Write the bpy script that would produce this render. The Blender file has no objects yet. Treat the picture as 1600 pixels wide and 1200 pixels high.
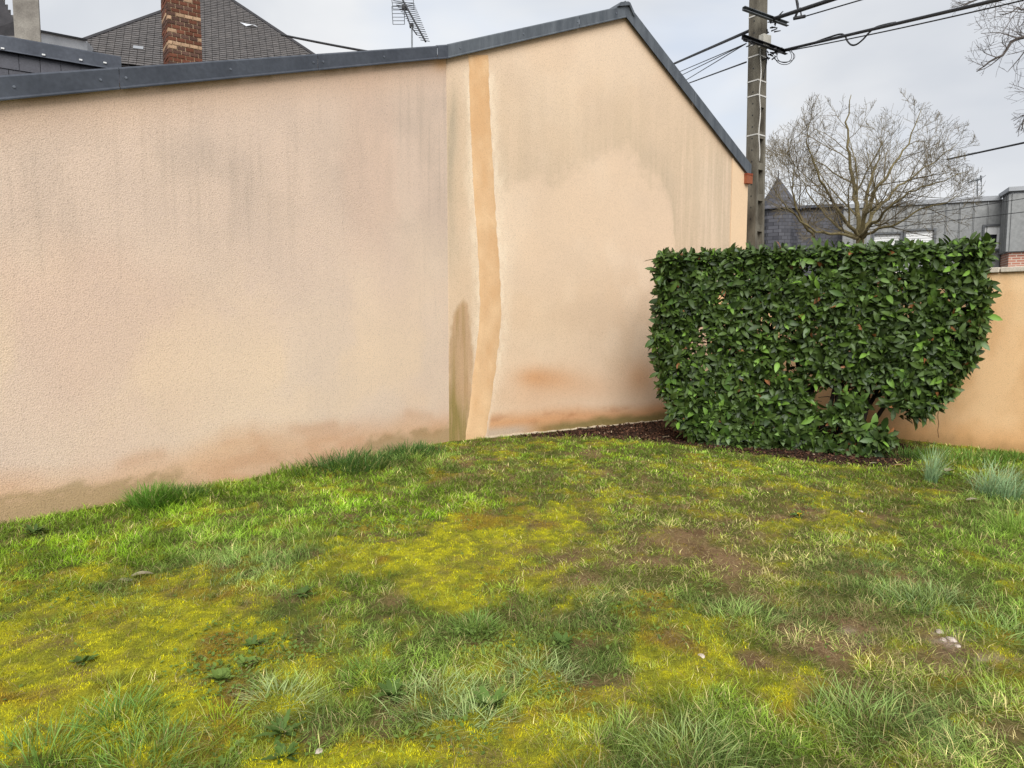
import bpy, bmesh, math, random
import numpy as np
from mathutils import Vector, Matrix

random.seed(7)
RNG = np.random.default_rng(11)
scene = bpy.context.scene
COL = scene.collection

# ------------------------------------------------------------------ camera
F, EYE = 1109.0, 1.6                    # focal length in photo pixels, eye height in metres
PITCH = math.atan(100.0 / F)            # horizon lies 100 px above the middle of the photo
cam_data = bpy.data.cameras.new('camera')
cam = bpy.data.objects.new('camera', cam_data)
COL.objects.link(cam)
cam_data.sensor_width = 36.0
cam_data.lens = 36.0 * F / 1600.0
cam_data.clip_start = 0.05
cam_data.clip_end = 2000.0
cam.location = (0, 0, EYE)
cam.rotation_euler = (math.radians(90) - PITCH, 0, 0)
scene.camera = cam

# ------------------------------------------------------------------ sky and sun
SUN_EL, SUN_AZ = math.radians(42), math.radians(182)      # azimuth clockwise from +Y: behind the camera, to the right
world = bpy.data.worlds.new('World')
scene.world = world
world.use_nodes = True
world.cycles.sampling_method = 'MANUAL'
world.cycles.sample_map_resolution = 256
wn, wl = world.node_tree.nodes, world.node_tree.links
wn.clear()
w_out = wn.new('ShaderNodeOutputWorld')
w_bg = wn.new('ShaderNodeBackground')
w_bg.inputs['Strength'].default_value = 0.1
w_sky = wn.new('ShaderNodeTexSky')
w_sky.sky_type = 'NISHITA'
w_sky.sun_disc = False
w_sky.sun_elevation = SUN_EL
w_sky.sun_rotation = SUN_AZ
w_tc = wn.new('ShaderNodeTexCoord')
w_map = wn.new('ShaderNodeMapping')
w_map.inputs['Scale'].default_value = (1.0, 1.0, 2.2)
wl.new(w_tc.outputs['Generated'], w_map.inputs['Vector'])
w_n1 = wn.new('ShaderNodeTexNoise')
w_n1.inputs['Scale'].default_value = 2.1
w_n1.inputs['Detail'].default_value = 5.0
w_n1.inputs['Roughness'].default_value = 0.45
w_n1.inputs['Distortion'].default_value = 0.4
wl.new(w_map.outputs['Vector'], w_n1.inputs['Vector'])
w_r1 = wn.new('ShaderNodeValToRGB')      # grey undersides to white cloud
w_r1.color_ramp.elements[0].position = 0.34
w_r1.color_ramp.elements[0].color = (2.35, 2.48, 2.70, 1)
w_r1.color_ramp.elements[1].position = 0.62
w_r1.color_ramp.elements[1].color = (3.25, 3.30, 3.36, 1)
wl.new(w_n1.outputs['Fac'], w_r1.inputs['Fac'])
w_n2 = wn.new('ShaderNodeTexNoise')      # thin spots in the cover
w_n2.inputs['Scale'].default_value = 2.3
w_n2.inputs['Detail'].default_value = 4.0
wl.new(w_map.outputs['Vector'], w_n2.inputs['Vector'])
w_r2 = wn.new('ShaderNodeValToRGB')
w_r2.color_ramp.elements[0].position = 0.50
w_r2.color_ramp.elements[0].color = (1, 1, 1, 1)
w_r2.color_ramp.elements[1].position = 0.66
w_r2.color_ramp.elements[1].color = (0.72, 0.72, 0.72, 1)
wl.new(w_n2.outputs['Fac'], w_r2.inputs['Fac'])
w_tint = wn.new('ShaderNodeMix')
w_tint.data_type = 'RGBA'
w_tint.blend_type = 'MIX'
w_up = wn.new('ShaderNodeMix')
w_up.data_type = 'RGBA'
w_up.blend_type = 'MULTIPLY'
w_up.inputs[0].default_value = 1.0
w_up.inputs[7].default_value = (0.75, 0.75, 0.75, 1)
wl.new(w_sky.outputs['Color'], w_up.inputs[6])
wl.new(w_r2.outputs['Color'], w_tint.inputs[0])
wl.new(w_up.outputs[2], w_tint.inputs[6])
wl.new(w_r1.outputs['Color'], w_tint.inputs[7])
wl.new(w_tint.outputs[2], w_bg.inputs['Color'])
wl.new(w_bg.outputs['Background'], w_out.inputs['Surface'])

sun_data = bpy.data.lights.new('sun', 'SUN')
sun_data.energy = 1.5
sun_data.angle = math.radians(45)
sun_data.color = (1.0, 0.98, 0.955)
sun = bpy.data.objects.new('sun', sun_data)
COL.objects.link(sun)
sd = Vector((math.sin(SUN_AZ) * math.cos(SUN_EL), math.cos(SUN_AZ) * math.cos(SUN_EL), math.sin(SUN_EL)))
sun.rotation_euler = sd.to_track_quat('Z', 'Y').to_euler()

vs = scene.view_settings
vs.view_transform = 'Standard'
vs.look = 'None'
vs.exposure = 1.45
vs.gamma = 1.0
vs.use_curve_mapping = False
scene.cycles.max_bounces = 4
scene.cycles.diffuse_bounces = 2
scene.cycles.glossy_bounces = 2
scene.cycles.transmission_bounces = 3
scene.cycles.transparent_max_bounces = 4

# ------------------------------------------------------------------ geometry of the photo
CP, SP = math.cos(PITCH), math.sin(PITCH)
CAMV = Vector((0, 0, EYE))

def ray(px, py):
    x, f, u = px - 800.0, F, 600.0 - py
    return Vector((x, f * CP + u * SP, -f * SP + u * CP))

def at_y(px, py, Y):
    r = ray(px, py)
    return CAMV + r * (Y / r.y)

def at_z(px, py, z=0.0):
    r = ray(px, py)
    return CAMV + r * ((z - EYE) / r.z)

def at_plane(px, py, p0, n):
    r = ray(px, py)
    return CAMV + r * ((p0 - CAMV).dot(n) / r.dot(n))

def project(P):
    """numpy (N,3) -> photo pixels"""
    x = P[:, 0]; y = P[:, 1]; z = P[:, 2] - EYE
    d = y * CP - z * SP
    u = y * SP + z * CP
    return 800.0 + F * x / d, 600.0 - F * u / d

def lin(c, k=1.0):
    out = []
    for v in c:
        v = v / 255.0
        out.append((v / 12.92 if v <= 0.04045 else ((v + 0.055) / 1.055) ** 2.4) * k)
    return out

def nlin(c, k=1.0):
    return np.array(lin(c, k))

def vnoise(x, y, seed=0.0):
    ix, iy = np.floor(x), np.floor(y)
    fx, fy = x - ix, y - iy
    fx = fx * fx * (3 - 2 * fx); fy = fy * fy * (3 - 2 * fy)
    def h(a, b):
        v = np.sin(a * 127.1 + b * 311.7 + seed * 74.7) * 43758.5453
        return v - np.floor(v)
    a = h(ix, iy); b = h(ix + 1, iy); c = h(ix, iy + 1); d = h(ix + 1, iy + 1)
    return (a * (1 - fx) + b * fx) * (1 - fy) + (c * (1 - fx) + d * fx) * fy

def fbm(x, y, octaves=4, seed=0.0):
    s, a, t = 0.0, 0.5, 0.0
    for o in range(octaves):
        s = s + a * vnoise(x * 2 ** o, y * 2 ** o, seed + o * 3.1)
        t += a
        a *= 0.5
    return s / t

def sstep(a, b, x):
    t = np.clip((x - a) / (b - a), 0, 1)
    return t * t * (3 - 2 * t)

# ------------------------------------------------------------------ scene helpers
def tag(o, label=None, cat=None, group=None, kind=None):
    if label: o['label'] = label
    if cat: o['category'] = cat
    if group: o['group'] = group
    if kind: o['kind'] = kind
    return o

def thing(name, label, cat, loc, group=None):
    o = bpy.data.objects.new(name, None)
    o.empty_display_size = 0.2
    o.location = loc
    COL.objects.link(o)
    return tag(o, label, cat, group)

def adopt(o, parent):
    if parent is not None:
        o.parent = parent
        if parent.type == 'EMPTY':
            o.matrix_parent_inverse = Matrix.Translation(-Vector(parent.location))
        else:
            o.matrix_parent_inverse = Matrix.Translation(-Vector(parent.location))
    return o

class MB:
    """collects simple shapes and links them as one mesh object"""
    def __init__(self):
        self.v, self.f, self.mi = [], [], []
    def add(self, verts, faces):
        b = len(self.v)
        self.v.extend([tuple(p) for p in verts])
        self.f.extend([tuple(b + i for i in f) for f in faces])
    def box(self, c, sx, sy, sz, ax=None):
        """box centred on c; ax = three axis vectors"""
        if ax is None: ax = (Vector((1, 0, 0)), Vector((0, 1, 0)), Vector((0, 0, 1)))
        c = Vector(c)
        vs_ = []
        for i in (-.5, .5):
            for j in (-.5, .5):
                for k in (-.5, .5):
                    vs_.append(c + ax[0] * (sx * i) + ax[1] * (sy * j) + ax[2] * (sz * k))
        self.add(vs_, [(0, 1, 3, 2), (4, 6, 7, 5), (0, 4, 5, 1), (2, 3, 7, 6), (0, 2, 6, 4), (1, 5, 7, 3)])
    def bar(self, a, b, w, h, up=Vector((0, 0, 1))):
        a, b = Vector(a), Vector(b)
        d = (b - a)
        L = d.length
        d.normalize()
        s = d.cross(up)
        if s.length < 1e-4: s = d.cross(Vector((1, 0, 0)))
        s.normalize()
        t = s.cross(d)
        self.box((a + b) / 2, L, w, h, (d, s, t))
    def tube(self, pts, rad, sides=6, cap=True):
        pts = [Vector(p) for p in pts]
        n = len(pts)
        if not hasattr(rad, '__len__'): rad = [rad] * n
        rings = []
        prev = None
        for i, p in enumerate(pts):
            d = (pts[min(i + 1, n - 1)] - pts[max(i - 1, 0)])
            if d.length < 1e-9: d = Vector((0, 0, 1))
            d.normalize()
            if prev is None:
                s = d.cross(Vector((0.31, 0.22, 0.93)))
                if s.length < 1e-3: s = d.cross(Vector((1, 0, 0)))
            else:
                s = prev - d * prev.dot(d)
                if s.length < 1e-5: s = d.cross(Vector((0, 1, 0)))
            s.normalize(); prev = s
            t = d.cross(s)
            rings.append([p + (s * math.cos(2 * math.pi * k / sides) + t * math.sin(2 * math.pi * k / sides)) * rad[i] for k in range(sides)])
        vs_ = [q for r in rings for q in r]
        fs = []
        for i in range(n - 1):
            for k in range(sides):
                k2 = (k + 1) % sides
                fs.append((i * sides + k, i * sides + k2, (i + 1) * sides + k2, (i + 1) * sides + k))
        if cap:
            fs.append(tuple(range(sides - 1, -1, -1)))
            fs.append(tuple((n - 1) * sides + k for k in range(sides)))
        self.add(vs_, fs)
    def extrude(self, poly0, poly1):
        """prism between two matching polygons"""
        n = len(poly0)
        fs = [(i, (i + 1) % n, n + (i + 1) % n, n + i) for i in range(n)]
        fs += [tuple(range(n - 1, -1, -1)), tuple(range(n, 2 * n))]
        self.add(list(poly0) + list(poly1), fs)
    def build(self, name, mat, parent=None, smooth=False, recalc=True):
        me = bpy.data.meshes.new(name)
        me.from_pydata(self.v, [], self.f)
        if recalc and len(self.f) < 60000:
            bm = bmesh.new(); bm.from_mesh(me)
            bmesh.ops.recalc_face_normals(bm, faces=bm.faces[:])
            bm.to_mesh(me); bm.free()
        if mat is not None: me.materials.append(mat)
        if smooth: me.polygons.foreach_set('use_smooth', [True] * len(me.polygons))
        me.update()
        o = bpy.data.objects.new(name, me)
        COL.objects.link(o)
        return adopt(o, parent)

def np_mesh(name, V, faces, mat, parent=None, color=None, smooth=False, attr='tint'):
    """big numpy mesh: faces is (M,3) or (M,4); colour per vertex (N,3)"""
    me = bpy.data.meshes.new(name)
    V = np.ascontiguousarray(V, dtype=np.float32)
    faces = np.ascontiguousarray(faces, dtype=np.int32)
    k = faces.shape[1]
    me.vertices.add(len(V)); me.vertices.foreach_set('co', V.ravel())
    me.loops.add(faces.size); me.loops.foreach_set('vertex_index', faces.ravel())
    me.polygons.add(len(faces))
    me.polygons.foreach_set('loop_start', np.arange(0, faces.size, k, dtype=np.int32))
    me.update(calc_edges=True)
    if smooth: me.polygons.foreach_set('use_smooth', np.ones(len(faces), dtype=bool))
    if color is not None:
        a = me.attributes.new(attr, 'FLOAT_COLOR', 'POINT')
        c4 = np.ones((len(V), 4), dtype=np.float32); c4[:, :3] = color
        a.data.foreach_set('color', c4.ravel())
    if mat is not None: me.materials.append(mat)
    me.update()
    o = bpy.data.objects.new(name, me)
    COL.objects.link(o)
    return adopt(o, parent)

# ------------------------------------------------------------------ materials
def new_mat(name):
    m = bpy.data.materials.new(name)
    m.use_nodes = True
    nt = m.node_tree
    b = nt.nodes['Principled BSDF']
    return m, nt.nodes, nt.links, b

def coords(n, l, scale=(1, 1, 1)):
    tc = n.new('ShaderNodeTexCoord'); mp = n.new('ShaderNodeMapping')
    mp.inputs['Scale'].default_value = scale
    l.new(tc.outputs['Object'], mp.inputs['Vector'])
    return mp.outputs['Vector']

def noise(n, l, vec, scale, detail=4, rough=0.55):
    t = n.new('ShaderNodeTexNoise')
    t.inputs['Scale'].default_value = scale
    t.inputs['Detail'].default_value = detail
    t.inputs['Roughness'].default_value = rough
    l.new(vec, t.inputs['Vector'])
    return t.outputs['Fac']

def ramp(n, l, fac, stops):
    r = n.new('ShaderNodeValToRGB')
    e = r.color_ramp.elements
    while len(e) < len(stops): e.new(0.5)
    for i, (p, c) in enumerate(stops):
        e[i].position = p
        e[i].color = (c[0], c[1], c[2], 1) if hasattr(c, '__len__') else (c, c, c, 1)
    l.new(fac, r.inputs['Fac'])
    return r.outputs['Color']

def mixc(n, l, fac, a, b, mode='MIX'):
    m = n.new('ShaderNodeMix'); m.data_type = 'RGBA'; m.blend_type = mode
    for sock, v in ((m.inputs[0], fac), (m.inputs[6], a), (m.inputs[7], b)):
        if isinstance(v, (int, float)): sock.default_value = v
        elif isinstance(v, (tuple, list)): sock.default_value = (v[0], v[1], v[2], 1)
        else: l.new(v, sock)
    return m.outputs[2]

def bump(n, l, b, h, strength, dist):
    bp = n.new('ShaderNodeBump')
    bp.inputs['Strength'].default_value = strength
    bp.inputs['Distance'].default_value = dist
    l.new(h, bp.inputs['Height'])
    l.new(bp.outputs['Normal'], b.inputs['Normal'])

def attr(n, name='tint'):
    a = n.new('ShaderNodeAttribute'); a.attribute_name = name
    return a.outputs['Color']

def rough_mat(name, c1, c2, scale=6.0, rough=0.8, metal=0.0, bstr=0.3, bdist=0.01, stretch=(1, 1, 1), fine=60.0, spec=0.4, obj_random=0.0):
    m, n, l, b = new_mat(name)
    v = coords(n, l, stretch)
    f = noise(n, l, v, scale, 6)
    c = ramp(n, l, f, [(0.3, c1), (0.7, c2)])
    f2 = noise(n, l, v, fine, 3)
    c = mixc(n, l, 1.0, c, ramp(n, l, f2, [(0.25, 0.78), (0.75, 1.12)]), 'MULTIPLY')
    if obj_random:
        oi = n.new('ShaderNodeObjectInfo')
        c = mixc(n, l, 1.0, c, ramp(n, l, oi.outputs['Random'], [(0.0, 1 - obj_random), (1.0, 1 + obj_random)]), 'MULTIPLY')
    l.new(c, b.inputs['Base Color'])
    b.inputs['Roughness'].default_value = rough
    b.inputs['Metallic'].default_value = metal
    b.inputs['Specular IOR Level'].default_value = spec
    bump(n, l, b, f2, bstr, bdist)
    return m

def render_mat(name, grain=1.0, bscale=95.0):
    """float-finished masonry render; stains and weathering come from the tint attribute"""
    m, n, l, b = new_mat(name)
    v = coords(n, l)
    g1 = noise(n, l, v, bscale, 3, 0.6)
    g2 = noise(n, l, v, bscale * 3.2, 2, 0.6)
    vo = n.new('ShaderNodeTexVoronoi'); vo.inputs['Scale'].default_value = bscale * 0.9
    l.new(v, vo.inputs['Vector'])
    h = mixc(n, l, 0.5, g1, vo.outputs['Distance'])
    c = mixc(n, l, 1.0, attr(n), ramp(n, l, g1, [(0.30, 1 - 0.30 * grain), (0.48, 1.0), (0.8, 1 + 0.07 * grain)]), 'MULTIPLY')
    c = mixc(n, l, 1.0, c, ramp(n, l, g2, [(0.3, 1 - 0.10 * grain), (0.6, 1.03)]), 'MULTIPLY')
    big = noise(n, l, v, 1.3, 5)
    c = mixc(n, l, 1.0, c, ramp(n, l, big, [(0.3, (0.95, 0.95, 0.96)), (0.7, (1.03, 1.02, 1.01))]), 'MULTIPLY')
    l.new(c, b.inputs['Base Color'])
    b.inputs['Roughness'].default_value = 0.92
    b.inputs['Specular IOR Level'].default_value = 0.2
    bump(n, l, b, h, 0.55 * grain, 0.006)
    return m

def leaf_mat(name, rough=0.45, trans=0.25, spec=0.5, noise_scale=0.0, gain=1.0):
    m, n, l, b = new_mat(name)
    c = attr(n)
    if noise_scale:
        v = coords(n, l)
        c = mixc(n, l, 1.0, c, ramp(n, l, noise(n, l, v, noise_scale, 3), [(0.3, 0.75), (0.7, 1.2)]), 'MULTIPLY')
    l.new(c, b.inputs['Base Color'])
    b.inputs['Roughness'].default_value = rough
    b.inputs['Specular IOR Level'].default_value = spec
    tr = n.new('ShaderNodeBsdfTranslucent')
    l.new(c, tr.inputs['Color'])
    mx = n.new('ShaderNodeMixShader'); mx.inputs[0].default_value = trans
    out = n['Material Output'] if 'Material Output' in n else n.new('ShaderNodeOutputMaterial')
    l.new(b.outputs['BSDF'], mx.inputs[1]); l.new(tr.outputs['BSDF'], mx.inputs[2])
    l.new(mx.outputs['Shader'], out.inputs['Surface'])
    return m

M = {}
M['render_wall'] = render_mat('render_wall', 1.0)
M['render_smooth'] = render_mat('render_smooth', 0.75, 110.0)
M['render_patch'] = render_mat('render_patch', 0.6, 80.0)
M['coping_blue'] = rough_mat('coping_blue', lin((64, 68, 76)), lin((80, 84, 92)), 3.0, 0.42, 0.25, 0.08, 0.002, (1, 1, 1), 25.0)
M['coping_zinc'] = rough_mat('coping_zinc', lin((76, 81, 87)), lin((104, 109, 114)), 2.2, 0.5, 0.35, 0.08, 0.002, (5, 5, 0.6), 30.0)
M['screw'] = rough_mat('screw', lin((110, 114, 122)), lin((135, 140, 148)), 20, 0.4, 0.6)
M['slate'] = rough_mat('slate', lin((78, 75, 74)), lin((104, 99, 96)), 9.0, 0.55, 0.0, 0.35, 0.004, (1, 1, 1), 50.0, 0.4, 0.10)
M['slate_dark'] = rough_mat('slate_dark', lin((52, 52, 60)), lin((70, 70, 78)), 9.0, 0.5, 0.0, 0.35, 0.004, (1, 1, 1), 50.0, 0.5, 0.15)
M['roof_under'] = rough_mat('roof_under', lin((45, 44, 46)), lin((60, 58, 60)), 6.0, 0.9)
M['brick_red'] = rough_mat('brick_red', lin((90, 56, 44)), lin((118, 74, 56)), 14.0, 0.9, 0, 0.5, 0.005, (1, 1, 1), 70.0, 0.2, 0.25)
M['brick_brown'] = rough_mat('brick_brown', lin((74, 56, 50)), lin((104, 76, 64)), 14.0, 0.9, 0, 0.5, 0.005, (1, 1, 1), 70.0, 0.2, 0.25)
M['brick_pale'] = rough_mat('brick_pale', lin((150, 120, 95)), lin((185, 155, 125)), 14.0, 0.9, 0, 0.5, 0.005, (1, 1, 1), 70.0, 0.2, 0.2)
M['mortar'] = rough_mat('mortar', lin((150, 125, 98)), lin((205, 180, 148)), 5.0, 0.95)
M['concrete'] = rough_mat('concrete', lin((118, 112, 104)), lin((158, 152, 142)), 4.0, 0.9, 0, 0.5, 0.006)
M['concrete_pole'] = rough_mat('concrete_pole', lin((74, 68, 58)), lin((122, 116, 102)), 3.5, 0.92, 0, 0.6, 0.008, (2, 2, 0.6), 45.0)
M['zinc_light'] = rough_mat('zinc_light', lin((180, 182, 186)), lin((205, 207, 210)), 2.0, 0.5, 0.2)
M['zinc_panel'] = rough_mat('zinc_panel', lin((130, 131, 130)), lin((148, 149, 147)), 0.6, 0.5, 0.15, 0.05, 0.002, (1, 1, 1), 12.0, 0.4, 0.05)
M['zinc_trim'] = rough_mat('zinc_trim', lin((140, 143, 146)), lin((158, 160, 163)), 1.0, 0.5, 0.15)
M['white_pvc'] = rough_mat('white_pvc', lin((215, 215, 213)), lin((230, 230, 228)), 1.0, 0.5, 0, 0.02)
M['window_frame_dark'] = rough_mat('window_frame_dark', lin((84, 86, 88)), lin((98, 100, 102)), 2.0, 0.5)
m_, n_, l_, b_ = new_mat('window_glass'); b_.inputs['Base Color'].default_value = (0.012, 0.014, 0.018, 1); b_.inputs['Roughness'].default_value = 0.08
M['glass'] = m_
M['black_metal'] = rough_mat('black_metal', lin((38, 38, 40)), lin((58, 58, 60)), 10, 0.5, 0.3)
M['grey_metal'] = rough_mat('grey_metal', lin((92, 95, 98)), lin((128, 132, 134)), 10, 0.45, 0.5)
M['cable'] = rough_mat('cable', lin((34, 34, 36)), lin((46, 46, 48)), 10, 0.6)
M['cable_white'] = rough_mat('cable_white', lin((190, 186, 178)), lin((215, 212, 205)), 10, 0.6)
M['box_grey'] = rough_mat('box_grey', lin((158, 154, 142)), lin((178, 174, 162)), 8, 0.6)
M['terracotta'] = rough_mat('terracotta', lin((128, 72, 48)), lin((152, 88, 58)), 12, 0.85)
M['terracotta_dark'] = rough_mat('terracotta_dark', lin((118, 56, 34)), lin((140, 68, 42)), 12, 0.85)
M['coping_stone'] = rough_mat('coping_stone', lin((190, 178, 160)), lin((216, 206, 190)), 5.0, 0.9, 0, 0.3, 0.004)
M['render_edge'] = rough_mat('render_edge', lin((168, 150, 124)), lin((206, 190, 164)), 12, 0.95, 0, 0.8, 0.01)
M['crack'] = rough_mat('crack', lin((120, 92, 62)), lin((140, 108, 74)), 10, 0.95)
M['bark'] = rough_mat('bark', lin((96, 86, 58)), lin((132, 120, 82)), 8.0, 0.9, 0, 0.4, 0.006)
M['twig'] = rough_mat('twig', lin((90, 80, 60)), lin((120, 108, 82)), 3.0, 0.9)
M['twig_grey'] = rough_mat('twig_grey', lin((70, 64, 60)), lin((92, 84, 78)), 3.0, 0.9)
M['hedge_stem'] = rough_mat('hedge_stem', lin((40, 34, 30)), lin((62, 52, 44)), 8.0, 0.95)
M['hedge_leaf'] = leaf_mat('hedge_leaf', 0.45, 0.10, 0.32)
M['grass'] = leaf_mat('grass', 0.6, 0.25, 0.18)
M['moss'] = leaf_mat('moss', 0.9, 0.0, 0.05)
M['weed'] = leaf_mat('weed', 0.6, 0.1, 0.2)
M['clod'] = leaf_mat('clod', 0.95, 0.0, 0.1)
M['dry_leaf'] = rough_mat('dry_leaf', lin((112, 104, 82)), lin((158, 148, 122)), 20, 0.8)
M['dry_leaf_brown'] = rough_mat('dry_leaf_brown', lin((120, 92, 66)), lin((160, 128, 96)), 20, 0.8)
M['petal'] = rough_mat('petal', lin((225, 180, 20)), lin((240, 200, 40)), 20, 0.6)
M['petal_white'] = rough_mat('petal_white', lin((225, 225, 220)), lin((240, 240, 236)), 20, 0.6)
M['stone'] = rough_mat('stone', lin((160, 145, 130)), lin((205, 192, 180)), 20, 0.9)
# leaves that are objects of their own vary by object
m_, n_, l_, b_ = new_mat('hedge_leaf_single')
oi_ = n_.new('ShaderNodeObjectInfo')
l_.new(ramp(n_, l_, oi_.outputs['Random'], [(0.0, lin((40, 60, 26))), (0.5, lin((62, 88, 36))), (0.85, lin((80, 108, 46))), (1.0, lin((108, 142, 58)))]), b_.inputs['Base Color'])
b_.inputs['Roughness'].default_value = 0.42
b_.inputs['Specular IOR Level'].default_value = 0.4
M['hedge_leaf_single'] = m_
# ground
m_, n_, l_, b_ = new_mat('soil')
v_ = coords(n_, l_)
f_ = noise(n_, l_, v_, 55, 5, 0.65)
f2_ = noise(n_, l_, v_, 210, 3, 0.6)
c_ = mixc(n_, l_, 1.0, attr(n_), ramp(n_, l_, f_, [(0.28, 0.62), (0.7, 1.28)]), 'MULTIPLY')
c_ = mixc(n_, l_, 1.0, c_, ramp(n_, l_, f2_, [(0.3, 0.78), (0.7, 1.2)]), 'MULTIPLY')
l_.new(c_, b_.inputs['Base Color'])
b_.inputs['Roughness'].default_value = 0.95
b_.inputs['Specular IOR Level'].default_value = 0.15
bump(n_, l_, b_, mixc(n_, l_, 0.4, f_, f2_), 0.8, 0.02)
M['soil'] = m_
M['far_ground'] = rough_mat('far_ground', lin((92, 92, 90)), lin((112, 112, 108)), 0.8, 0.95)
# small far slates
m_, n_, l_, b_ = new_mat('slate_far')
tc_ = n_.new('ShaderNodeTexCoord')
bk_ = n_.new('ShaderNodeTexBrick')
bk_.inputs['Scale'].default_value = 1.0
bk_.inputs['Brick Width'].default_value = 0.2; bk_.inputs['Row Height'].default_value = 0.115
bk_.inputs['Mortar Size'].default_value = 0.008
bk_.inputs['Color1'].default_value = (*lin((58, 58, 64)), 1); bk_.inputs['Color2'].default_value = (*lin((84, 84, 90)), 1)
bk_.inputs['Mortar'].default_value = (*lin((36, 36, 40)), 1)
l_.new(tc_.outputs['UV'], bk_.inputs['Vector'])
l_.new(bk_.outputs['Color'], b_.inputs['Base Color'])
b_.inputs['Roughness'].default_value = 0.6
bump(n_, l_, b_, bk_.outputs['Fac'], -0.4, 0.01)
M['slate_far'] = m_
m_, n_, l_, b_ = new_mat('brick_far')
tc_ = n_.new('ShaderNodeTexCoord')
bk_ = n_.new('ShaderNodeTexBrick')
bk_.inputs['Scale'].default_value = 1.0
bk_.inputs['Brick Width'].default_value = 0.23; bk_.inputs['Row Height'].default_value = 0.075
bk_.inputs['Mortar Size'].default_value = 0.012
bk_.inputs['Color1'].default_value = (*lin((150, 92, 74)), 1); bk_.inputs['Color2'].default_value = (*lin((178, 122, 100)), 1)
bk_.inputs['Mortar'].default_value = (*lin((190, 175, 160)), 1)
l_.new(tc_.outputs['UV'], bk_.inputs['Vector'])
l_.new(bk_.outputs['Color'], b_.inputs['Base Color'])
b_.inputs['Roughness'].default_value = 0.9
M['brick_far'] = m_

UP = Vector((0, 0, 1))

# ------------------------------------------------------------------ plan of the place
A = at_z(0, 820); B = at_z(702, 690); C = at_z(1060, 655)
uL = (B - A).normalized(); nL = Vector((uL.y, -uL.x, 0))
uG = (C - B).normalized(); nG = Vector((uG.y, -uG.x, 0))
W0 = at_z(1431, 689); W1 = at_z(1600, 709)
uW = (W1 - W0).normalized(); nW = Vector((uW.y, -uW.x, 0))
if nW.dot(CAMV - W0) < 0: nW = -nW

def uz(px, py, p0, u, n, off=0.0):
    p = at_plane(px, py, p0 + n * off, n)
    return (p - p0).dot(u), p.z

def line2(p, q):
    (u0, z0), (u1, z1) = p, q
    return lambda u: z0 + (z1 - z0) * (u - u0) / (u1 - u0)

CO = 0.045                                 # how far the metal copings stand out
lb = line2(uz(0, 157, B, uL, nL, CO), uz(690, 91.5, B, uL, nL, CO))      # lower and upper edge of the coping, left wall
lt = line2(uz(0, 118, B, uL, nL, CO), uz(690, 71, B, uL, nL, CO))
g1b = line2(uz(708, 89, B, uG, nG, CO), uz(978, 27, B, uG, nG, CO))
g1t = line2(uz(708, 67, B, uG, nG, CO), uz(978, 8, B, uG, nG, CO))
g2b = line2(uz(978, 27, B, uG, nG, CO), uz(1170, 274, B, uG, nG, CO))
g2t = line2(uz(984, 8, B, uG, nG, CO), uz(1175, 257, B, uG, nG, CO))
u_apex = uz(978, 27, B, uG, nG, CO)[0]
u_end = uz(1170, 274, B, uG, nG, CO)[0]
L_START = -9.0

def grid_wall(name, origin, u, n, ucols, topf, nv, colf, mat, parent, thick=0.3, z0=-0.15):
    """wall whose visible face is a fine grid that carries its stains as a vertex attribute"""
    ucols = np.asarray(ucols); nu = len(ucols)
    tops = np.array([topf(q) for q in ucols])
    fr = np.linspace(0, 1, nv)
    Z = z0 + fr[:, None] * (tops[None, :] - z0)
    U = np.repeat(ucols[None, :], nv, 0)
    P = np.stack([origin.x + u.x * U, origin.y + u.y * U, origin.z + Z], -1).reshape(-1, 3)
    col = colf(U.ravel(), Z.ravel(), P)
    idx = np.arange(nu * nv).reshape(nv, nu)
    q = np.stack([idx[:-1, :-1], idx[:-1, 1:], idx[1:, 1:], idx[1:, :-1]], -1).reshape(-1, 4)
    # back face and edges
    Pb = P - np.array([n.x, n.y, n.z]) * thick
    N = len(P)
    loop = np.concatenate([idx[0, :], idx[1:, -1], idx[-1, ::-1][1:], idx[::-1, 0][1:-1]])
    nxt = np.roll(loop, -1)
    m = len(loop)
    V = np.concatenate([P, Pb[loop]])
    bi = N + np.arange(m); bn = N + (np.arange(m) + 1) % m
    side = np.stack([loop, bi, bn, nxt], -1)
    colb = np.concatenate([col, col[loop]])
    return np_mesh(name, V, np.concatenate([q, side]), mat, parent, colb)

# ------------------------------------------------------------------ low rendered building on the left
KW = 0.93          # paint colours are darker than the lit wall looks
def mixn(c, col, m):
    return c * (1 - m[:, None]) + np.asarray(col)[None, :] * m[:, None]

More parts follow.
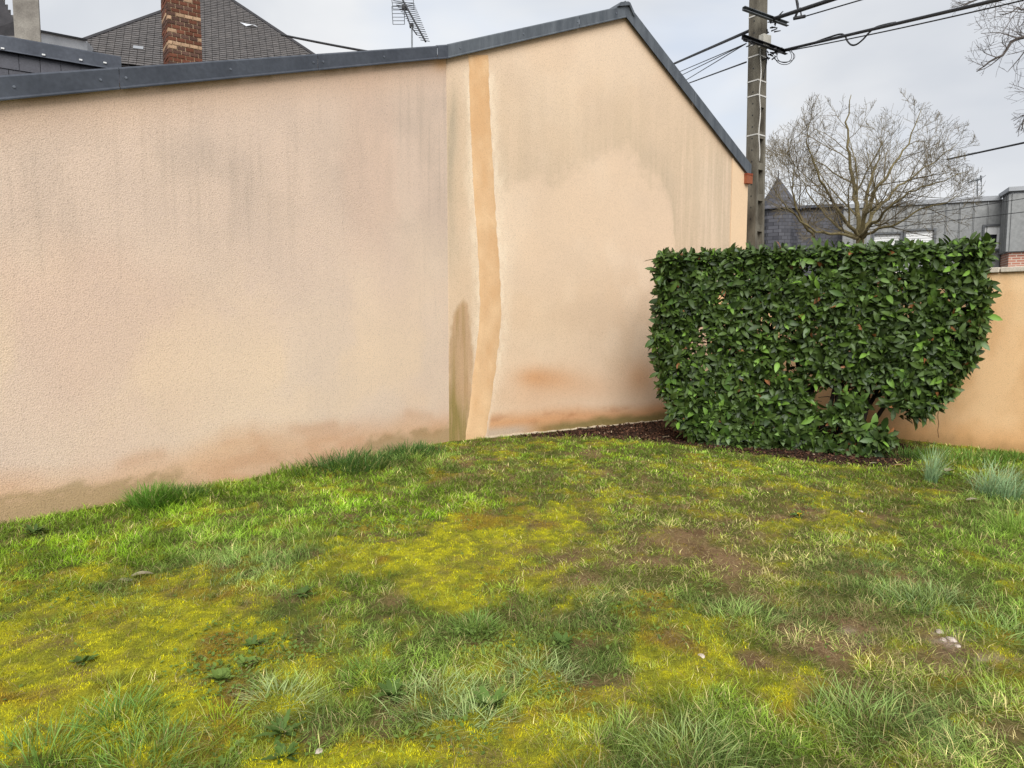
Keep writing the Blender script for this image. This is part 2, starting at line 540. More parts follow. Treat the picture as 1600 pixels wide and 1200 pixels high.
def left_colors(U, Z, P):
    px, py = project(P)
    c = np.tile(nlin((230, 205, 185), KW), (len(U), 1))
    big = fbm(U * 0.55, Z * 0.5, 4, 2)
    c = mixn(c, nlin((234, 211, 188), KW), sstep(0.42, 0.66, big) * 0.8)
    c = mixn(c, nlin((226, 196, 175), KW), sstep(0.46, 0.75, fbm(U * 0.8 + 9, Z * 0.6, 4, 5)) * 0.6)
    # rain-washed grey streaks
    st = fbm(U * 9, Z * 0.8, 5, 8); st2 = fbm(U * 22, Z * 0.9, 3, 12)
    zone = np.exp(-((py - 250) / 130) ** 2) * (0.5 + 0.9 * sstep(0.35, 0.65, fbm(U * 0.7 + 3, Z * 0.7, 3, 15)))
    zone += 0.9 * np.exp(-((px - 690) / 70) ** 2 - ((py - 300) / 220) ** 2) + 0.6 * np.exp(-((px - 540) / 60) ** 2 - ((py - 250) / 110) ** 2)
    zone += 0.55 * np.exp(-((px - 60) / 160) ** 2 - ((py - 330) / 150) ** 2)
    c = mixn(c, nlin((180, 164, 148), KW), np.clip((0.45 + 0.30 * sstep(0.30, 0.75, st) + 0.7 * sstep(0.4, 0.65, fbm(U * 2.6, Z * 2.2, 4, 23))) * zone * 0.17, 0, 0.32))
    c = mixn(c, nlin((150, 140, 126), KW), np.clip(sstep(0.56, 0.80, st2) * zone * 0.12, 0, 0.2))
    run = sstep(0.66, 0.80, fbm(U * 42, Z * 0.35, 3, 17)) * sstep(0.45, 0.6, fbm(U * 2.2, Z * 0.5 + 4, 3, 19))
    c = mixn(c, nlin((168, 152, 134), KW), run * np.exp(-((lb(U) - Z) / 1.3) ** 2) * 0.16)
    # washed-out clouds in the lower middle
    pal = sstep(0.45, 0.6, fbm(U * 0.9 + 4, Z * 0.9 + 2, 4, 21)) * np.exp(-((py - 560) / 110) ** 2)
    c = mixn(c, nlin((240, 213, 182), KW), pal * 0.55)
    # rising damp
    zb = 0.42 + 0.22 * (fbm(U * 0.7, U * 0 + 3, 3, 31) - 0.5) * 2
    damp = 1 - sstep(zb - 0.22, zb + 0.10, Z)
    c = mixn(c, nlin((224, 180, 140), KW), damp * 0.7)
    c = mixn(c, nlin((204, 150, 110), KW), damp * sstep(0.5, 0.75, fbm(U * 2.4, Z * 5, 4, 33)) * 0.32)
    band = np.exp(-((Z - zb + 0.02) / 0.07) ** 2) * sstep(0.42, 0.62, fbm(U * 1.6, U * 0 + 8, 3, 37))
    c = mixn(c, nlin((202, 156, 120), KW), band * 0.4)
    # algae
    al = (1 - sstep(0.10, 0.27, Z + 0.16 * (fbm(U * 7, Z * 12, 4, 41) - 0.5))) * np.clip(1.1 * (px < 330) * sstep(330, 180, px) + sstep(540, 620, px), 0, 1)
    c = mixn(c, nlin((126, 116, 60), KW), np.clip(al * (0.45 + 0.9 * sstep(0.4, 0.65, fbm(U * 9, Z * 14, 3, 43))), 0, 0.45))
    # patchy darker band below the coping
    top = np.array([1.0])
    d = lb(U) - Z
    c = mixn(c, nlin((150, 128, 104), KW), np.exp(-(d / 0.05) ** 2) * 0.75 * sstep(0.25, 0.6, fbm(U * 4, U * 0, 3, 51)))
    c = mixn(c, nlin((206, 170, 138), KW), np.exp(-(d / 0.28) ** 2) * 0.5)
    c = mixn(c, nlin((196, 150, 98), KW), np.exp(-((px - 690) / 14) ** 2 - ((py - 97) / 12) ** 2) * 0.8)
    return c

annex = thing('rendered_outbuilding', 'long low peach rendered wall with dark blue grey metal coping, left of the seam', 'building', B - uL * 4.5)
ua = np.concatenate([np.linspace(L_START, (A - B).dot(uL) - 0.5, 20)[:-1], np.linspace((A - B).dot(uL) - 0.5, 0.08, 260)])
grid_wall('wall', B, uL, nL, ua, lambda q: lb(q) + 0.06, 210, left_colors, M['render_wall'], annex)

def coping(parent, origin, u, n, u0, u1, fb, ft, mat, screws, lip=True):
    """one folded metal length: front flange, drip lip, top return"""
    mb = MB()
    polys = []
    for q in (u0, u1):
        zb_, zt_ = fb(q), ft(q)
        prof = [(-0.26, zt_ + 0.02), (0.03, zt_ + 0.004), (CO, zt_ - 0.012), (CO, zb_ + 0.022), (CO + 0.014, zb_ + 0.006), (CO + 0.012, zb_ - 0.004),
                (CO - 0.003, zb_ + 0.012), (CO - 0.005, zt_ - 0.018), (0.028, zt_ - 0.004), (-0.26, zt_ + 0.012)]
        polys.append([origin + u * q + n * a + UP * z for a, z in prof])
    mb.extrude(polys[0], polys[1])
    o = mb.build('coping_section', mat, parent)
    for q in screws:
        zc = fb(q) * 0.5 + ft(q) * 0.5
        c = origin + u * q + n * (CO + 0.003) + UP * zc
        s = MB(); s.tube([c - n * 0.004, c + n * 0.003], 0.011, 8); s.tube([c, c + n * 0.007], 0.006, 6)
        adopt(s.build('screw', M['screw']), o)
    return o

def uL_at(px): return uz(px, 110, B, uL, nL, CO)[0]
def uG_at(px, py): return uz(px, py, B, uG, nG, CO)[0]
jl = [uL_at(x) for x in (186, 497, 684)]
coping(annex, B, uL, nL, L_START, jl[0] - 0.003, lb, lt, M['coping_blue'], [uL_at(156), uL_at(20)])
coping(annex, B, uL, nL, jl[0] + 0.003, jl[1] - 0.003, lb, lt, M['coping_blue'], [uL_at(196), uL_at(360), uL_at(490)])
coping(annex, B, uL, nL, jl[1] + 0.003, jl[2] - 0.004, lb, lt, M['coping_blue'], [uL_at(505), uL_at(600)])
coping(annex, B, uL, nL, jl[2] + 0.004, 0.012, lambda q: lb(q) - 0.004, lambda q: lt(q) + 0.006, M['coping_blue'], [])
mb = MB()     # roof deck behind the coping
q0, q1 = B + uL * L_START - nL * 0.3, B - uL * 0.3 - nL * 0.3
d0, d1 = lt(L_START) - 0.12, lt(-0.3) - 0.12
mb.extrude([q0 + UP * d0, q1 + UP * d1, q1 + UP * (d1 - 0.15), q0 + UP * (d0 - 0.15)],
           [p - nL * 2.4 for p in (q0 + UP * d0, q1 + UP * d1, q1 + UP * (d1 - 0.15), q0 + UP * (d0 - 0.15))])
mb.build('roof', M['roof_under'], annex)

# ------------------------------------------------------------------ gabled house
STRIP_L = [(732, 84), (733.5, 140), (735.5, 200), (740, 300), (746, 380), (749, 440), (750, 485), (747, 525), (741, 570), (737, 600), (733, 640), (728, 680), (725, 700)]
STRIP_R = [(763, 84), (764, 140), (767, 200), (772, 295), (777, 370), (781, 430), (783, 490), (780, 530), (774, 580), (769, 610), (765, 640), (759, 680), (757, 700)]
def poly_x(pts, py):
    ys = [p[1] for p in pts]; xs = [p[0] for p in pts]
    return np.interp(py, ys, xs)

def gable_top(q):
    return (g1b(q) if q <= u_apex else g2b(q)) + 0.06

def gable_colors(U, Z, P):
    px, py = project(P)
    n1 = fbm(U * 1.3, Z * 1.3, 4, 61); n2 = fbm(U * 5, Z * 5, 3, 63)
    c = np.tile(nlin((222, 196, 168), KW), (len(U), 1))
    c = mixn(c, nlin((227, 203, 176), KW), sstep(0.4, 0.7, n1) * 0.7)
    # grey weathering above a cloudy line, with vertical runs
    edge = np.interp(px, [700, 790, 830, 870, 900, 930, 955, 985, 1010, 1040, 1050, 1060, 1150], [330, 300, 285, 292, 262, 255, 232, 240, 275, 300, 330, 440, 480])
    edge = edge + 34 * (n2 - 0.5) + 22 * (fbm(U * 12, Z * 12, 2, 66) - 0.5)
    above = sstep(14, -22, py - edge) * sstep(60, 190, py)
    st = fbm(U * 9, Z * 0.6, 4, 68); st2 = fbm(U * 30, Z * 0.8, 3, 71)
    w = above * (0.24 + 0.18 * sstep(0.35, 0.7, st))
    c = mixn(c, nlin((200, 178, 150), KW), np.clip(w, 0, 0.8))
    near = above * np.exp(-((py - edge) / 75) ** 2) * (0.35 + 0.65 * sstep(900, 1060, px))
    c = mixn(c, nlin((158, 146, 120), KW), np.clip(near * (0.20 + 0.18 * sstep(0.45, 0.75, st2)), 0, 0.5))
    c = mixn(c, nlin((176, 158, 130), KW), np.clip(sstep(1040, 1075, px) * sstep(0.3, 0.6, st2) * 0.30 * sstep(150, 260, py), 0, 0.35))
    # soft beige clouds lower down
    c = mixn(c, nlin((212, 184, 152), KW), np.exp(-((px - 850) / 90) ** 2 - ((py - 505) / 55) ** 2) * 0.55)
    c = mixn(c, nlin((214, 186, 156), KW), sstep(0.48, 0.7, fbm(U * 1.8 + 5, Z * 1.8, 4, 74)) * sstep(350, 450, py) * 0.5)
    # greyer strip between the seam and the fresh patch
    sl, sr = poly_x(STRIP_L, py), poly_x(STRIP_R, py)
    lft = sstep(2, -3, px - sl)
    c = mixn(c, nlin((206, 180, 150), KW), lft * 0.5 * sstep(120, 200, py))
    c = mixn(c, nlin((168, 156, 134), KW), lft * np.exp(-((px - 704) / 10) ** 2) * (0.3 + 0.5 * sstep(0.4, 0.6, fbm(U * 6, Z * 0.9, 3, 76))) * sstep(470, 380, py) * sstep(110, 180, py))
    # pale halo on both sides of the patch
    hw = 8 + 14 * fbm(Z * 2.0, Z * 0, 3, 78)
    hal = np.exp(-(np.clip(px - sr, 0, None) / hw) ** 2) * (px > sr - 3) * sstep(90, 130, py) * sstep(672, 600, py)
    hal += np.exp(-(np.clip(sl - px, 0, None) / (hw * 0.7)) ** 2) * (px < sl + 3) * sstep(90, 130, py) * sstep(570, 520, py)
    c = mixn(c, nlin((242, 224, 197), KW), np.clip(hal * (0.25 + 0.4 * sstep(0.30, 0.70, fbm(U * 22, Z * 9, 4, 80))), 0, 0.6))
    # olive run left of the patch
    half = np.interp(py, [466, 475, 495, 530, 560, 690], [0, 6, 13, 17.5, 18, 18]); cen = np.interp(py, [466, 500, 540, 600, 690], [724, 721.5, 720, 719, 716])
    cg = sstep(462, 480, py) * sstep(3.5, -3.5, np.abs(px - cen) - half + 6 * (n2 - 0.5) + 7 * (fbm(U * 26, Z * 7, 3, 64) - 0.5))
    c = mixn(c, nlin((186, 152, 116), KW), cg * (0.66 + 0.35 * fbm(U * 20, Z * 3, 3, 65)))
    gr = cg * np.clip(0.8 * sstep(520, 660, py) * sstep(18, 3, px - 703) + 0.9 * sstep(600, 670, py) * 0.8, 0, 1)
    c = mixn(c, nlin((134, 122, 66), KW), np.clip(gr * (0.5 + 0.7 * sstep(0.35, 0.65, fbm(U * 30, Z * 1.6, 3, 83))), 0, 0.9))
    c = mixn(c, nlin((160, 134, 86), KW), cg * sstep(0.5, 0.7, fbm(U * 34, Z * 1.2, 3, 84)) * 0.4)
    # damp
    right = sstep(0, 6, px - sr)
    for (bx, by, rx, ry, k) in ((835, 590, 30, 16, 0.75), (868, 592, 38, 18, 0.5), (915, 605, 60, 22, 0.3), (1000, 590, 26, 26, 0.6), (830, 622, 60, 30, 0.3)):
        c = mixn(c, nlin((206, 152, 104), KW), np.exp(-((px - bx) / rx) ** 2 - ((py - by) / ry) ** 2) * k)
    zb = 0.30 + 0.10 * (fbm(U * 1.1, U * 0 + 2, 3, 86) - 0.3)
    damp = (1 - sstep(zb - 0.16, zb + 0.07, Z)) * right
    c = mixn(c, nlin((204, 150, 102), KW), damp * 0.85)
    c = mixn(c, nlin((170, 118, 80), KW), damp * sstep(0.5, 0.7, fbm(U * 3, Z * 7, 4, 88)) * 0.6)
    al = (1 - sstep(0.05, 0.20, Z + 0.10 * (fbm(U * 4, Z * 7, 3, 90) - 0.5))) * sstep(790, 900, px)
    c = mixn(c, nlin((120, 112, 66), KW), np.clip(al * 0.95, 0, 0.85))
    c = mixn(c, nlin((188, 178, 162), KW), (1 - sstep(0.06, 0.2, Z)) * sstep(757, 765, px) * sstep(850, 800, px) * 0.7)
    # wall colour darkens towards the verge
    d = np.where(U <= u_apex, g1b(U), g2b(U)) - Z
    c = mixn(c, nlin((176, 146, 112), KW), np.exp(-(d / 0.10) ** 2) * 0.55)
    return c

house = thing('gabled_house', 'tall peach rendered gable wall with metal verge and fresh ochre stripe', 'house', B + uG * 2.5)
ug = np.concatenate([np.linspace(0.0, u_apex, 200), np.linspace(u_apex, u_end + 0.02, 120)[1:]])
grid_wall('wall', B, uG, nG, ug, gable_top, 250, gable_colors, M['render_wall'], house)

# fresh render patch: a trowelled band a few millimetres proud of the wall
rows = []
for i, py in enumerate(np.linspace(86, 696, 120)):
    wob = 3.0 * (fbm(np.array([py * 0.12]), np.array([0.0]), 3, 5)[0] - 0.5)
    wob2 = 3.0 * (fbm(np.array([py * 0.12]), np.array([4.0]), 3, 9)[0] - 0.5)
    rows.append((at_plane(float(poly_x(STRIP_L, py)) + wob, py, B, nG), at_plane(float(poly_x(STRIP_R, py)) + wob2, py, B, nG)))
rows = [(a, b) for a, b in rows if a.z > -0.05]
V, Fq, Cc = [], [], []
for a, b in rows:
    for k in range(9):
        t = k / 8.0
        h = 0.0015 if k in (0, 8) else 0.006
        V.append(a.lerp(b, t) + nG * h)
V = np.array([tuple(p) for p in V])
nr = len(rows)
idx = np.arange(nr * 9).reshape(nr, 9)
Fq = np.stack([idx[:-1, :-1], idx[1:, :-1], idx[1:, 1:], idx[:-1, 1:]], -1).reshape(-1, 4)
spx, spy = project(V)
sc_ = np.tile(nlin((216, 178, 136), KW), (len(V), 1))
sc_ = mixn(sc_, nlin((212, 170, 124), KW), sstep(330, 120, spy) * 0.7)
sc_ = mixn(sc_, nlin((226, 190, 148), KW), sstep(560, 680, spy) * 0.6)
_sn = fbm(spx * 0.09, spy * 0.035, 4, 55)
sc_ = mixn(sc_, nlin((206, 160, 112), KW), sstep(0.5, 0.75, _sn) * 0.35)
sc_ = mixn(sc_, nlin((236, 204, 162), KW), sstep(0.5, 0.25, _sn) * 0.35)
np_mesh('render_patch', V, Fq, M['render_patch'], house, sc_)['label'] = 'fresh ochre render stripe'

# cleaner corner pier at the right end of the gable
pu0 = uz(1142, 320, B, uG, nG)[0]
mb = MB()
pf = lambda q: g2b(q) - 0.01
poly = [B + uG * pu0 + UP * -0.1, B + uG * (u_end + 0.025) + UP * -0.1, B + uG * (u_end + 0.025) + UP * pf(u_end + 0.025), B + uG * pu0 + UP * pf(pu0)]
mb.extrude([p + nG * 0.012 for p in poly], [p - nG * 0.2 for p in poly])
o = mb.build('corner_pier', None, house)
a_ = o.data.attributes.new('tint', 'FLOAT_COLOR', 'POINT')
for d_ in a_.data: d_.color = (*lin((228, 198, 162), KW), 1)
o.data.materials.append(M['render_smooth'])
# terracotta corbel under the eave
c0 = at_plane(1168, 282.5, B + nG * 0.03, nG)
mb = MB(); mb.box(c0 + UP * 0.015, 0.13, 0.10, 0.13, (uG, nG, UP)); mb.build('eave_block', M['terracotta'], house)
mb = MB(); mb.box(c0 + UP * 0.098, 0.135, 0.11, 0.032, (uG, nG, UP)); mb.build('eave_tile', M['terracotta_dark'], house)

jg = uG_at(905, 44)
coping(house, B, uG, nG, 0.004, jg - 0.003, g1b, g1t, M['coping_zinc'], [uG_at(719, 73), uG_at(818, 50)])
coping(house, B, uG, nG, jg + 0.003, u_apex - 0.0, g1b, g1t, M['coping_zinc'], [uG_at(903, 30), uG_at(963, 16)])
jg2 = uG_at(1085, 148)
coping(house, B, uG, nG, u_apex + 0.002, jg2 - 0.003, g2b, g2t, M['coping_zinc'], [])
coping(house, B, uG, nG, jg2 + 0.003, u_end + 0.06, g2b, g2t, M['coping_zinc'], [])
# ridge cap
za = g1t(u_apex)
capc = B + uG * u_apex
mb = MB()
prof = [(-0.16, -0.055), (-0.12, 0.008), (0.02, 0.045), (0.055, 0.035), (0.16, -0.115), (0.13, -0.13), (0.04, 0.0), (-0.11, -0.045)]
mb.extrude([capc + uG * a + UP * (za + b) + nG * 0.075 for a, b in prof], [capc + uG * a + UP * (za + b) - nG * 0.5 for a, b in prof])
mb.build('ridge_cap', M['coping_zinc'], house)
mb = MB()
for (p, q, ft) in ((0.05, u_apex, g1t), (u_apex, u_end, g2t)):
    e = [B + uG * p + UP * (ft(p) - 0.05), B + uG * q + UP * (ft(q) - 0.05), B + uG * q + UP * (ft(q) - 0.2), B + uG * p + UP * (ft(p) - 0.2)]
    mb.extrude([x - nG * 0.27 for x in e], [x - nG * 7 for x in e])
mb.build('roof', M['roof_under'], house)
mb = MB()     # street side wall
e = B + uG * (u_end - 0.3)
mb.extrude([e - nG * 0.3 + UP * -0.1, e + uG * 0.3 - nG * 0.3 + UP * -0.1, e + uG * 0.3 - nG * 0.3 + UP * (g2b(u_end) - 0.02), e - nG * 0.3 + UP * (g2b(u_end) - 0.02)],
           [p - nG * 6.7 for p in (e - nG * 0.3 + UP * -0.1, e + uG * 0.3 - nG * 0.3 + UP * -0.1, e + uG * 0.3 - nG * 0.3 + UP * (g2b(u_end) - 0.02), e - nG * 0.3 + UP * (g2b(u_end) - 0.02))])
o = mb.build('side_wall', None, house)
a_ = o.data.attributes.new('tint', 'FLOAT_COLOR', 'POINT')
for d_ in a_.data: d_.color = (*lin((236, 196, 148), KW), 1)
o.data.materials.append(M['render_smooth'])
# ragged pale edge of the render at the foot of the gable
pts_t = []
uu = np.linspace(uz(757, 690, B, uG, nG)[0], uz(1075, 653, B, uG, nG)[0], 140)
mb = MB()
hh = 0.006 + 0.026 * (fbm(uu * 9, uu * 0, 3, 3)) ** 1.5
for i in range(len(uu) - 1):
    for_ = []
    p0 = B + uG * uu[i]; p1 = B + uG * uu[i + 1]
    mb.add([p0 + UP * -.03 + nG * .03, p1 + UP * -.03 + nG * .03, p1 + UP * hh[i + 1] + nG * .016, p0 + UP * hh[i] + nG * .016, p0 + UP * (hh[i] + .006) + nG * .001, p1 + UP * (hh[i + 1] + .006) + nG * .001],
           [(0, 1, 2, 3), (3, 2, 5, 4)])
mb.build('plaster_edge', M['render_edge'], house)

# ------------------------------------------------------------------ garden wall on the right
def garden_colors(U, Z, P):
    c = np.tile(nlin((240, 200, 152), 1.0), (len(U), 1))
    c = mixn(c, nlin((246, 210, 164), 1.0), sstep(0.42, 0.68, fbm(U * 1.2, Z * 1.2, 4, 3)) * 0.6)
    c = mixn(c, nlin((222, 170, 114), KW), sstep(0.5, 0.75, fbm(U * 2.5, Z * 1.5, 4, 7)) * 0.5)
    c = mixn(c, nlin((222, 168, 112), KW), (1 - sstep(0.1, 0.45, Z + 0.15 * (fbm(U * 3, Z * 3, 3, 9) - .5))) * 0.6)
    c = mixn(c, nlin((176, 140, 94), KW), (1 - sstep(0.0, 0.20, Z + 0.16 * (fbm(U * 8, Z * 5, 3, 10) - .5))) * 0.7)
    run = sstep(0.62, 0.8, fbm(U * 16, Z * 0.8, 3, 12)) * sstep(1.2, 2.15, Z)
    c = mixn(c, nlin((196, 154, 108), KW), run * 0.45)
    return c
WH = 2.17
# start of the wall where it meets the gable
dn = nW.dot(uG)
t_meet = (W0 - B).dot(nW) / dn
Wm = B + uG * t_meet
um = (Wm - W0).dot(uW) + 0.004
gwall = thing('garden_wall', 'orange rendered garden wall with pale stone coping behind the hedge', 'wall', W0)
grid_wall('wall', W0, uW, nW, np.linspace(um, 5.0, 260), lambda q: WH, 90, garden_colors, M['render_smooth'], gwall, 0.22)
x_ = um + 0.05
while x_ < 4.9:
    mb = MB()
    mb.box(W0 + uW * (x_ + 0.495) - nW * 0.11 + UP * (WH + 0.034), 0.986, 0.30, 0.062, (uW, nW, UP))
    o = mb.build('coping_stone', M['coping_stone'], gwall)
    bv = o.modifiers.new('bevel', 'BEVEL'); bv.width = 0.008; bv.segments = 2
    x_ += 1.0
mb = MB()
cr = [at_plane(1466 + 0.8 * math.sin(k * 1.7), y, W0 + nW * 0.0015, nW) for k, y in enumerate(range(612, 690, 6))]
for i in range(len(cr) - 1):
    w = 0.004
    mb.add([cr[i] - uW * w, cr[i] + uW * w, cr[i + 1] + uW * w, cr[i + 1] - uW * w], [(0, 1, 2, 3)])
mb.build('crack', M['crack'], gwall)

# ------------------------------------------------------------------ lawn: what grows where
def blob_field(X, Y, blobs):
    out = np.zeros_like(X)
    for b in blobs:
        px, py, rx, ry, w = b[:5]
        c = at_z(px, py)
        d = math.hypot(c.y, EYE)
        rxm = rx * d / F
        rym = abs(at_z(px, py - ry).y - at_z(px, py + ry).y) / 2
        dx = X - c.x * (Y / c.y)
        dy = Y - c.y
        if len(b) > 5:                       # slanted patch
            dx = dx + b[5] * dy
        out += w * np.exp(-(dx / rxm) ** 2 - (dy / rym) ** 2)
    return out

MOSS = [(110, 985, 190, 95, 1.0), (40, 1080, 150, 90, 1.0), (250, 1010, 150, 60, .85), (215, 915, 110, 28, 1.0), (330, 1000, 90, 60, .55), (700, 855, 150, 40, .9), (640, 895, 110, 32, .9),
        (800, 825, 120, 40, .6), (720, 925, 70, 26, 1.0), (880, 805, 120, 40, .45), (1060, 1065, 90, 45, 1.0), (1035, 965, 50, 30, .75), (490, 1145, 70, 40, 1.1), (360, 1120, 40, 20, .5),
        (1200, 1055, 40, 40, .8), (700, 1180, 170, 30, .9), (120, 1150, 170, 60, .7), (905, 1125, 45, 40, .9), (440, 1030, 60, 40, .55), (1430, 722, 60, 9, .9), (560, 1190, 80, 25, .8),
        (960, 770, 120, 30, .3), (760, 1040, 60, 25, .5), (1300, 1010, 50, 40, .35), (90, 800, 60, 10, .5), (430, 975, 50, 20, .5), (1250, 800, 200, 60, .2), (1140, 760, 200, 40, .2), (1020, 1040, 60, 40, .8),
        (800, 1140, 60, 30, .6), (520, 840, 40, 16, .5), (150, 850, 50, 14, .3), (20, 1180, 80, 30, .8), (780, 1180, 60, 25, .6), (1260, 1085, 50, 30, .6)]
SOIL = [(862, 888, 45, 22, .9), (1115, 868, 90, 24, .9), (1060, 845, 60, 18, .6), (715, 718, 50, 14, .8), (940, 714, 70, 14, .7), (1320, 985, 70, 30, .95), (1345, 1000, 60, 20, .8), (1475, 990, 28, 22, 1.2),
        (1560, 1030, 80, 16, .8), (1160, 1045, 75, 20, .9, .9), (255, 1148, 45, 14, 1.2), (505, 1105, 36, 14, .9), (925, 1005, 22, 12, 1.1), (1245, 805, 28, 10, 1.1), (60, 1012, 40, 12, .8), (1105, 1175, 30, 18, .8),
        (1415, 1092, 34, 12, .8), (990, 840, 60, 14, .5), (790, 735, 120, 20, .35), (880, 880, 60, 40, .5), (1100, 830, 160, 60, .35), (700, 830, 40, 8, .6), (1230, 1090, 60, 30, .7), (1240, 930, 80, 30, .5),
        (70, 985, 30, 9, .6), (100, 1060, 50, 12, .5), (690, 1185, 30, 10, .7), (690, 1150, 60, 18, .35), (1010, 735, 80, 10, .5), (1290, 960, 60, 20, .6), (1430, 900, 60, 20, .3), (660, 880, 30, 10, .4), (820, 1100, 40, 20, .4)]
DENSE = [(300, 795, 260, 50, .55), (560, 780, 230, 50, .6), (90, 870, 170, 50, .55), (370, 900, 170, 60, .6), (560, 970, 130, 45, .55), (905, 935, 120, 40, .5), (700, 1085, 130, 55, .7), (430, 1090, 70, 40, .7),
         (1180, 960, 80, 34, .6), (1400, 880, 150, 50, .5), (1460, 950, 130, 45, .6), (1545, 850, 110, 70, .5), (200, 1105, 70, 34, .6), (330, 1170, 160, 50, .5), (1090, 1175, 200, 50, .7), (1400, 1140, 220, 70, .55),
         (840, 1040, 110, 45, .55), (1000, 1000, 60, 30, .3), (600, 715, 120, 22, .7), (250, 780, 60, 26, .8), (1520, 720, 120, 14, .8), (1040, 730, 300, 30, .35), (640, 1010, 160, 40, .45), (980, 1090, 90, 40, .4)]
LONG = [(245, 775, 45, 26, 1.2), (590, 718, 110, 16, 1.1), (430, 742, 60, 10, .6), (380, 850, 140, 40, .55), (330, 760, 120, 20, .4), (700, 1090, 120, 50, .55), (1090, 1175, 180, 50, .45), (1440, 950, 140, 40, .5), (1520, 715, 110, 12, 1.0),
        (180, 1110, 60, 34, .8), (1180, 970, 80, 34, .5), (1350, 1120, 180, 50, .55), (920, 940, 110, 40, .4), (300, 1190, 160, 30, .6), (120, 860, 160, 50, .35), (1560, 790, 70, 50, .5)]
BLUE = [(360, 915, 150, 60, .8), (930, 940, 130, 45, .9), (690, 1100, 140, 55, .9), (430, 1090, 80, 40, .8), (1420, 930, 180, 60, .7), (560, 980, 150, 40, .35), (1450, 1130, 200, 70, .75), (850, 1060, 120, 50, .6), (1570, 770, 70, 50, .8),
        (590, 718, 120, 18, .5), (1200, 960, 80, 30, .5), (450, 860, 80, 30, .4), (1000, 1180, 200, 40, .5), (1330, 860, 100, 40, .4)]
DRY = [(1130, 850, 170, 60, .8), (1330, 990, 130, 50, .7), (1460, 1060, 160, 60, .6), (960, 900, 120, 50, .5), (1000, 760, 250, 50, .35), (1520, 1180, 140, 60, .6), (1240, 900, 120, 50, .5), (1260, 760, 250, 50, .25), (850, 1160, 60, 30, .4)]
BRIGHT = [(560, 780, 230, 45, .9), (300, 830, 260, 40, .7), (90, 880, 170, 50, .7), (650, 805, 130, 25, .8), (1040, 712, 200, 18, .7), (1290, 740, 200, 18, .5), (1540, 860, 100, 50, .6), (1130, 750, 160, 24, .5), (330, 1130, 60, 30, .4)]

# mulch bed below the hedge, and the strip along the gable
BED = [at_z(*p) for p in ((1062, 655), (960, 664), (860, 676), (790, 684), (835, 683), (920, 683), (990, 687), (1050, 694), (1130, 705), (1220, 715), (1300, 723), (1390, 729), (1435, 722), (1435, 710), (1425, 697))] + [W0 - uW * 0.5, W0 - uW * 1.6]
def in_poly(X, Y, poly):
    inside = np.zeros(X.shape, dtype=bool)
    n = len(poly)
    for i in range(n):
        x0, y0 = poly[i].x, poly[i].y; x1, y1 = poly[(i + 1) % n].x, poly[(i + 1) % n].y
        cond = (y0 > Y) != (y1 > Y)
        xx = (x1 - x0) * (Y - y0) / (y1 - y0 + 1e-12) + x0
        inside ^= cond & (X < xx)
    return inside

def garden_side(X, Y, m=0.0):
    a = (X - B.x) * nL.x + (Y - B.y) * nL.y > m
    b = (X - B.x) * nG.x + (Y - B.y) * nG.y > m
    c = (X - W0.x) * nW.x + (Y - W0.y) * nW.y > m
    return a & b & c

def height(X, Y):
    h = 0.05 * (fbm(X * 0.8, Y * 0.8, 3, 101) - 0.5) + 0.022 * (fbm(X * 4, Y * 4, 3, 103) - 0.5) * sstep(12, 6, Y)
    d = np.minimum(np.minimum((X - B.x) * nL.x + (Y - B.y) * nL.y, (X - B.x) * nG.x + (Y - B.y) * nG.y), (X - W0.x) * nW.x + (Y - W0.y) * nW.y)
    return h * sstep(0.0, 0.5, d)

def fields(X, Y):
    w = 0.30
    Xn = X + 0.55 * (fbm(X * 2.5, Y * 2.5, 5, 111) - 0.5); Yn = Y + 0.8 * (fbm(X * 2.5 + 7, Y * 2.5, 5, 113) - 0.5)
    n1 = fbm(X * 2.6, Y * 2.2, 5, 115); n2 = fbm(X * 8, Y * 6, 4, 117)
    moss = np.clip(blob_field(Xn, Yn, MOSS) * 1.05 + (n1 - 0.56) * 1.7 + (n2 - 0.5) * 2.2, 0, 1)
    soil = np.clip(blob_field(Xn, Yn, SOIL) * 0.72 + (fbm(X * 6 + 3, Y * 5, 4, 119) - 0.57) * 2.4, 0, 1)
    dens = np.clip(0.56 + blob_field(Xn, Yn, DENSE) + (n2 - 0.5) * 1.1 - moss * 0.50 - soil * 0.50, 0.05, 1)
    longv = np.clip(blob_field(Xn, Yn, LONG) + (n2 - 0.55) * 0.8, 0, 1.3)
    blue = np.clip(blob_field(Xn, Yn, BLUE) + (fbm(X * 1.8, Y * 1.8 + 4, 3, 121) - 0.5) * 0.8, 0, 1)
    dry = np.clip(blob_field(Xn, Yn, DRY) * 0.9 + (fbm(X * 3, Y * 3 + 8, 3, 123) - 0.5) * 0.5, 0, 1)
    bright = np.clip(blob_field(Xn, Yn, BRIGHT), 0, 1)
    return moss, soil, dens, longv, blue, dry, bright

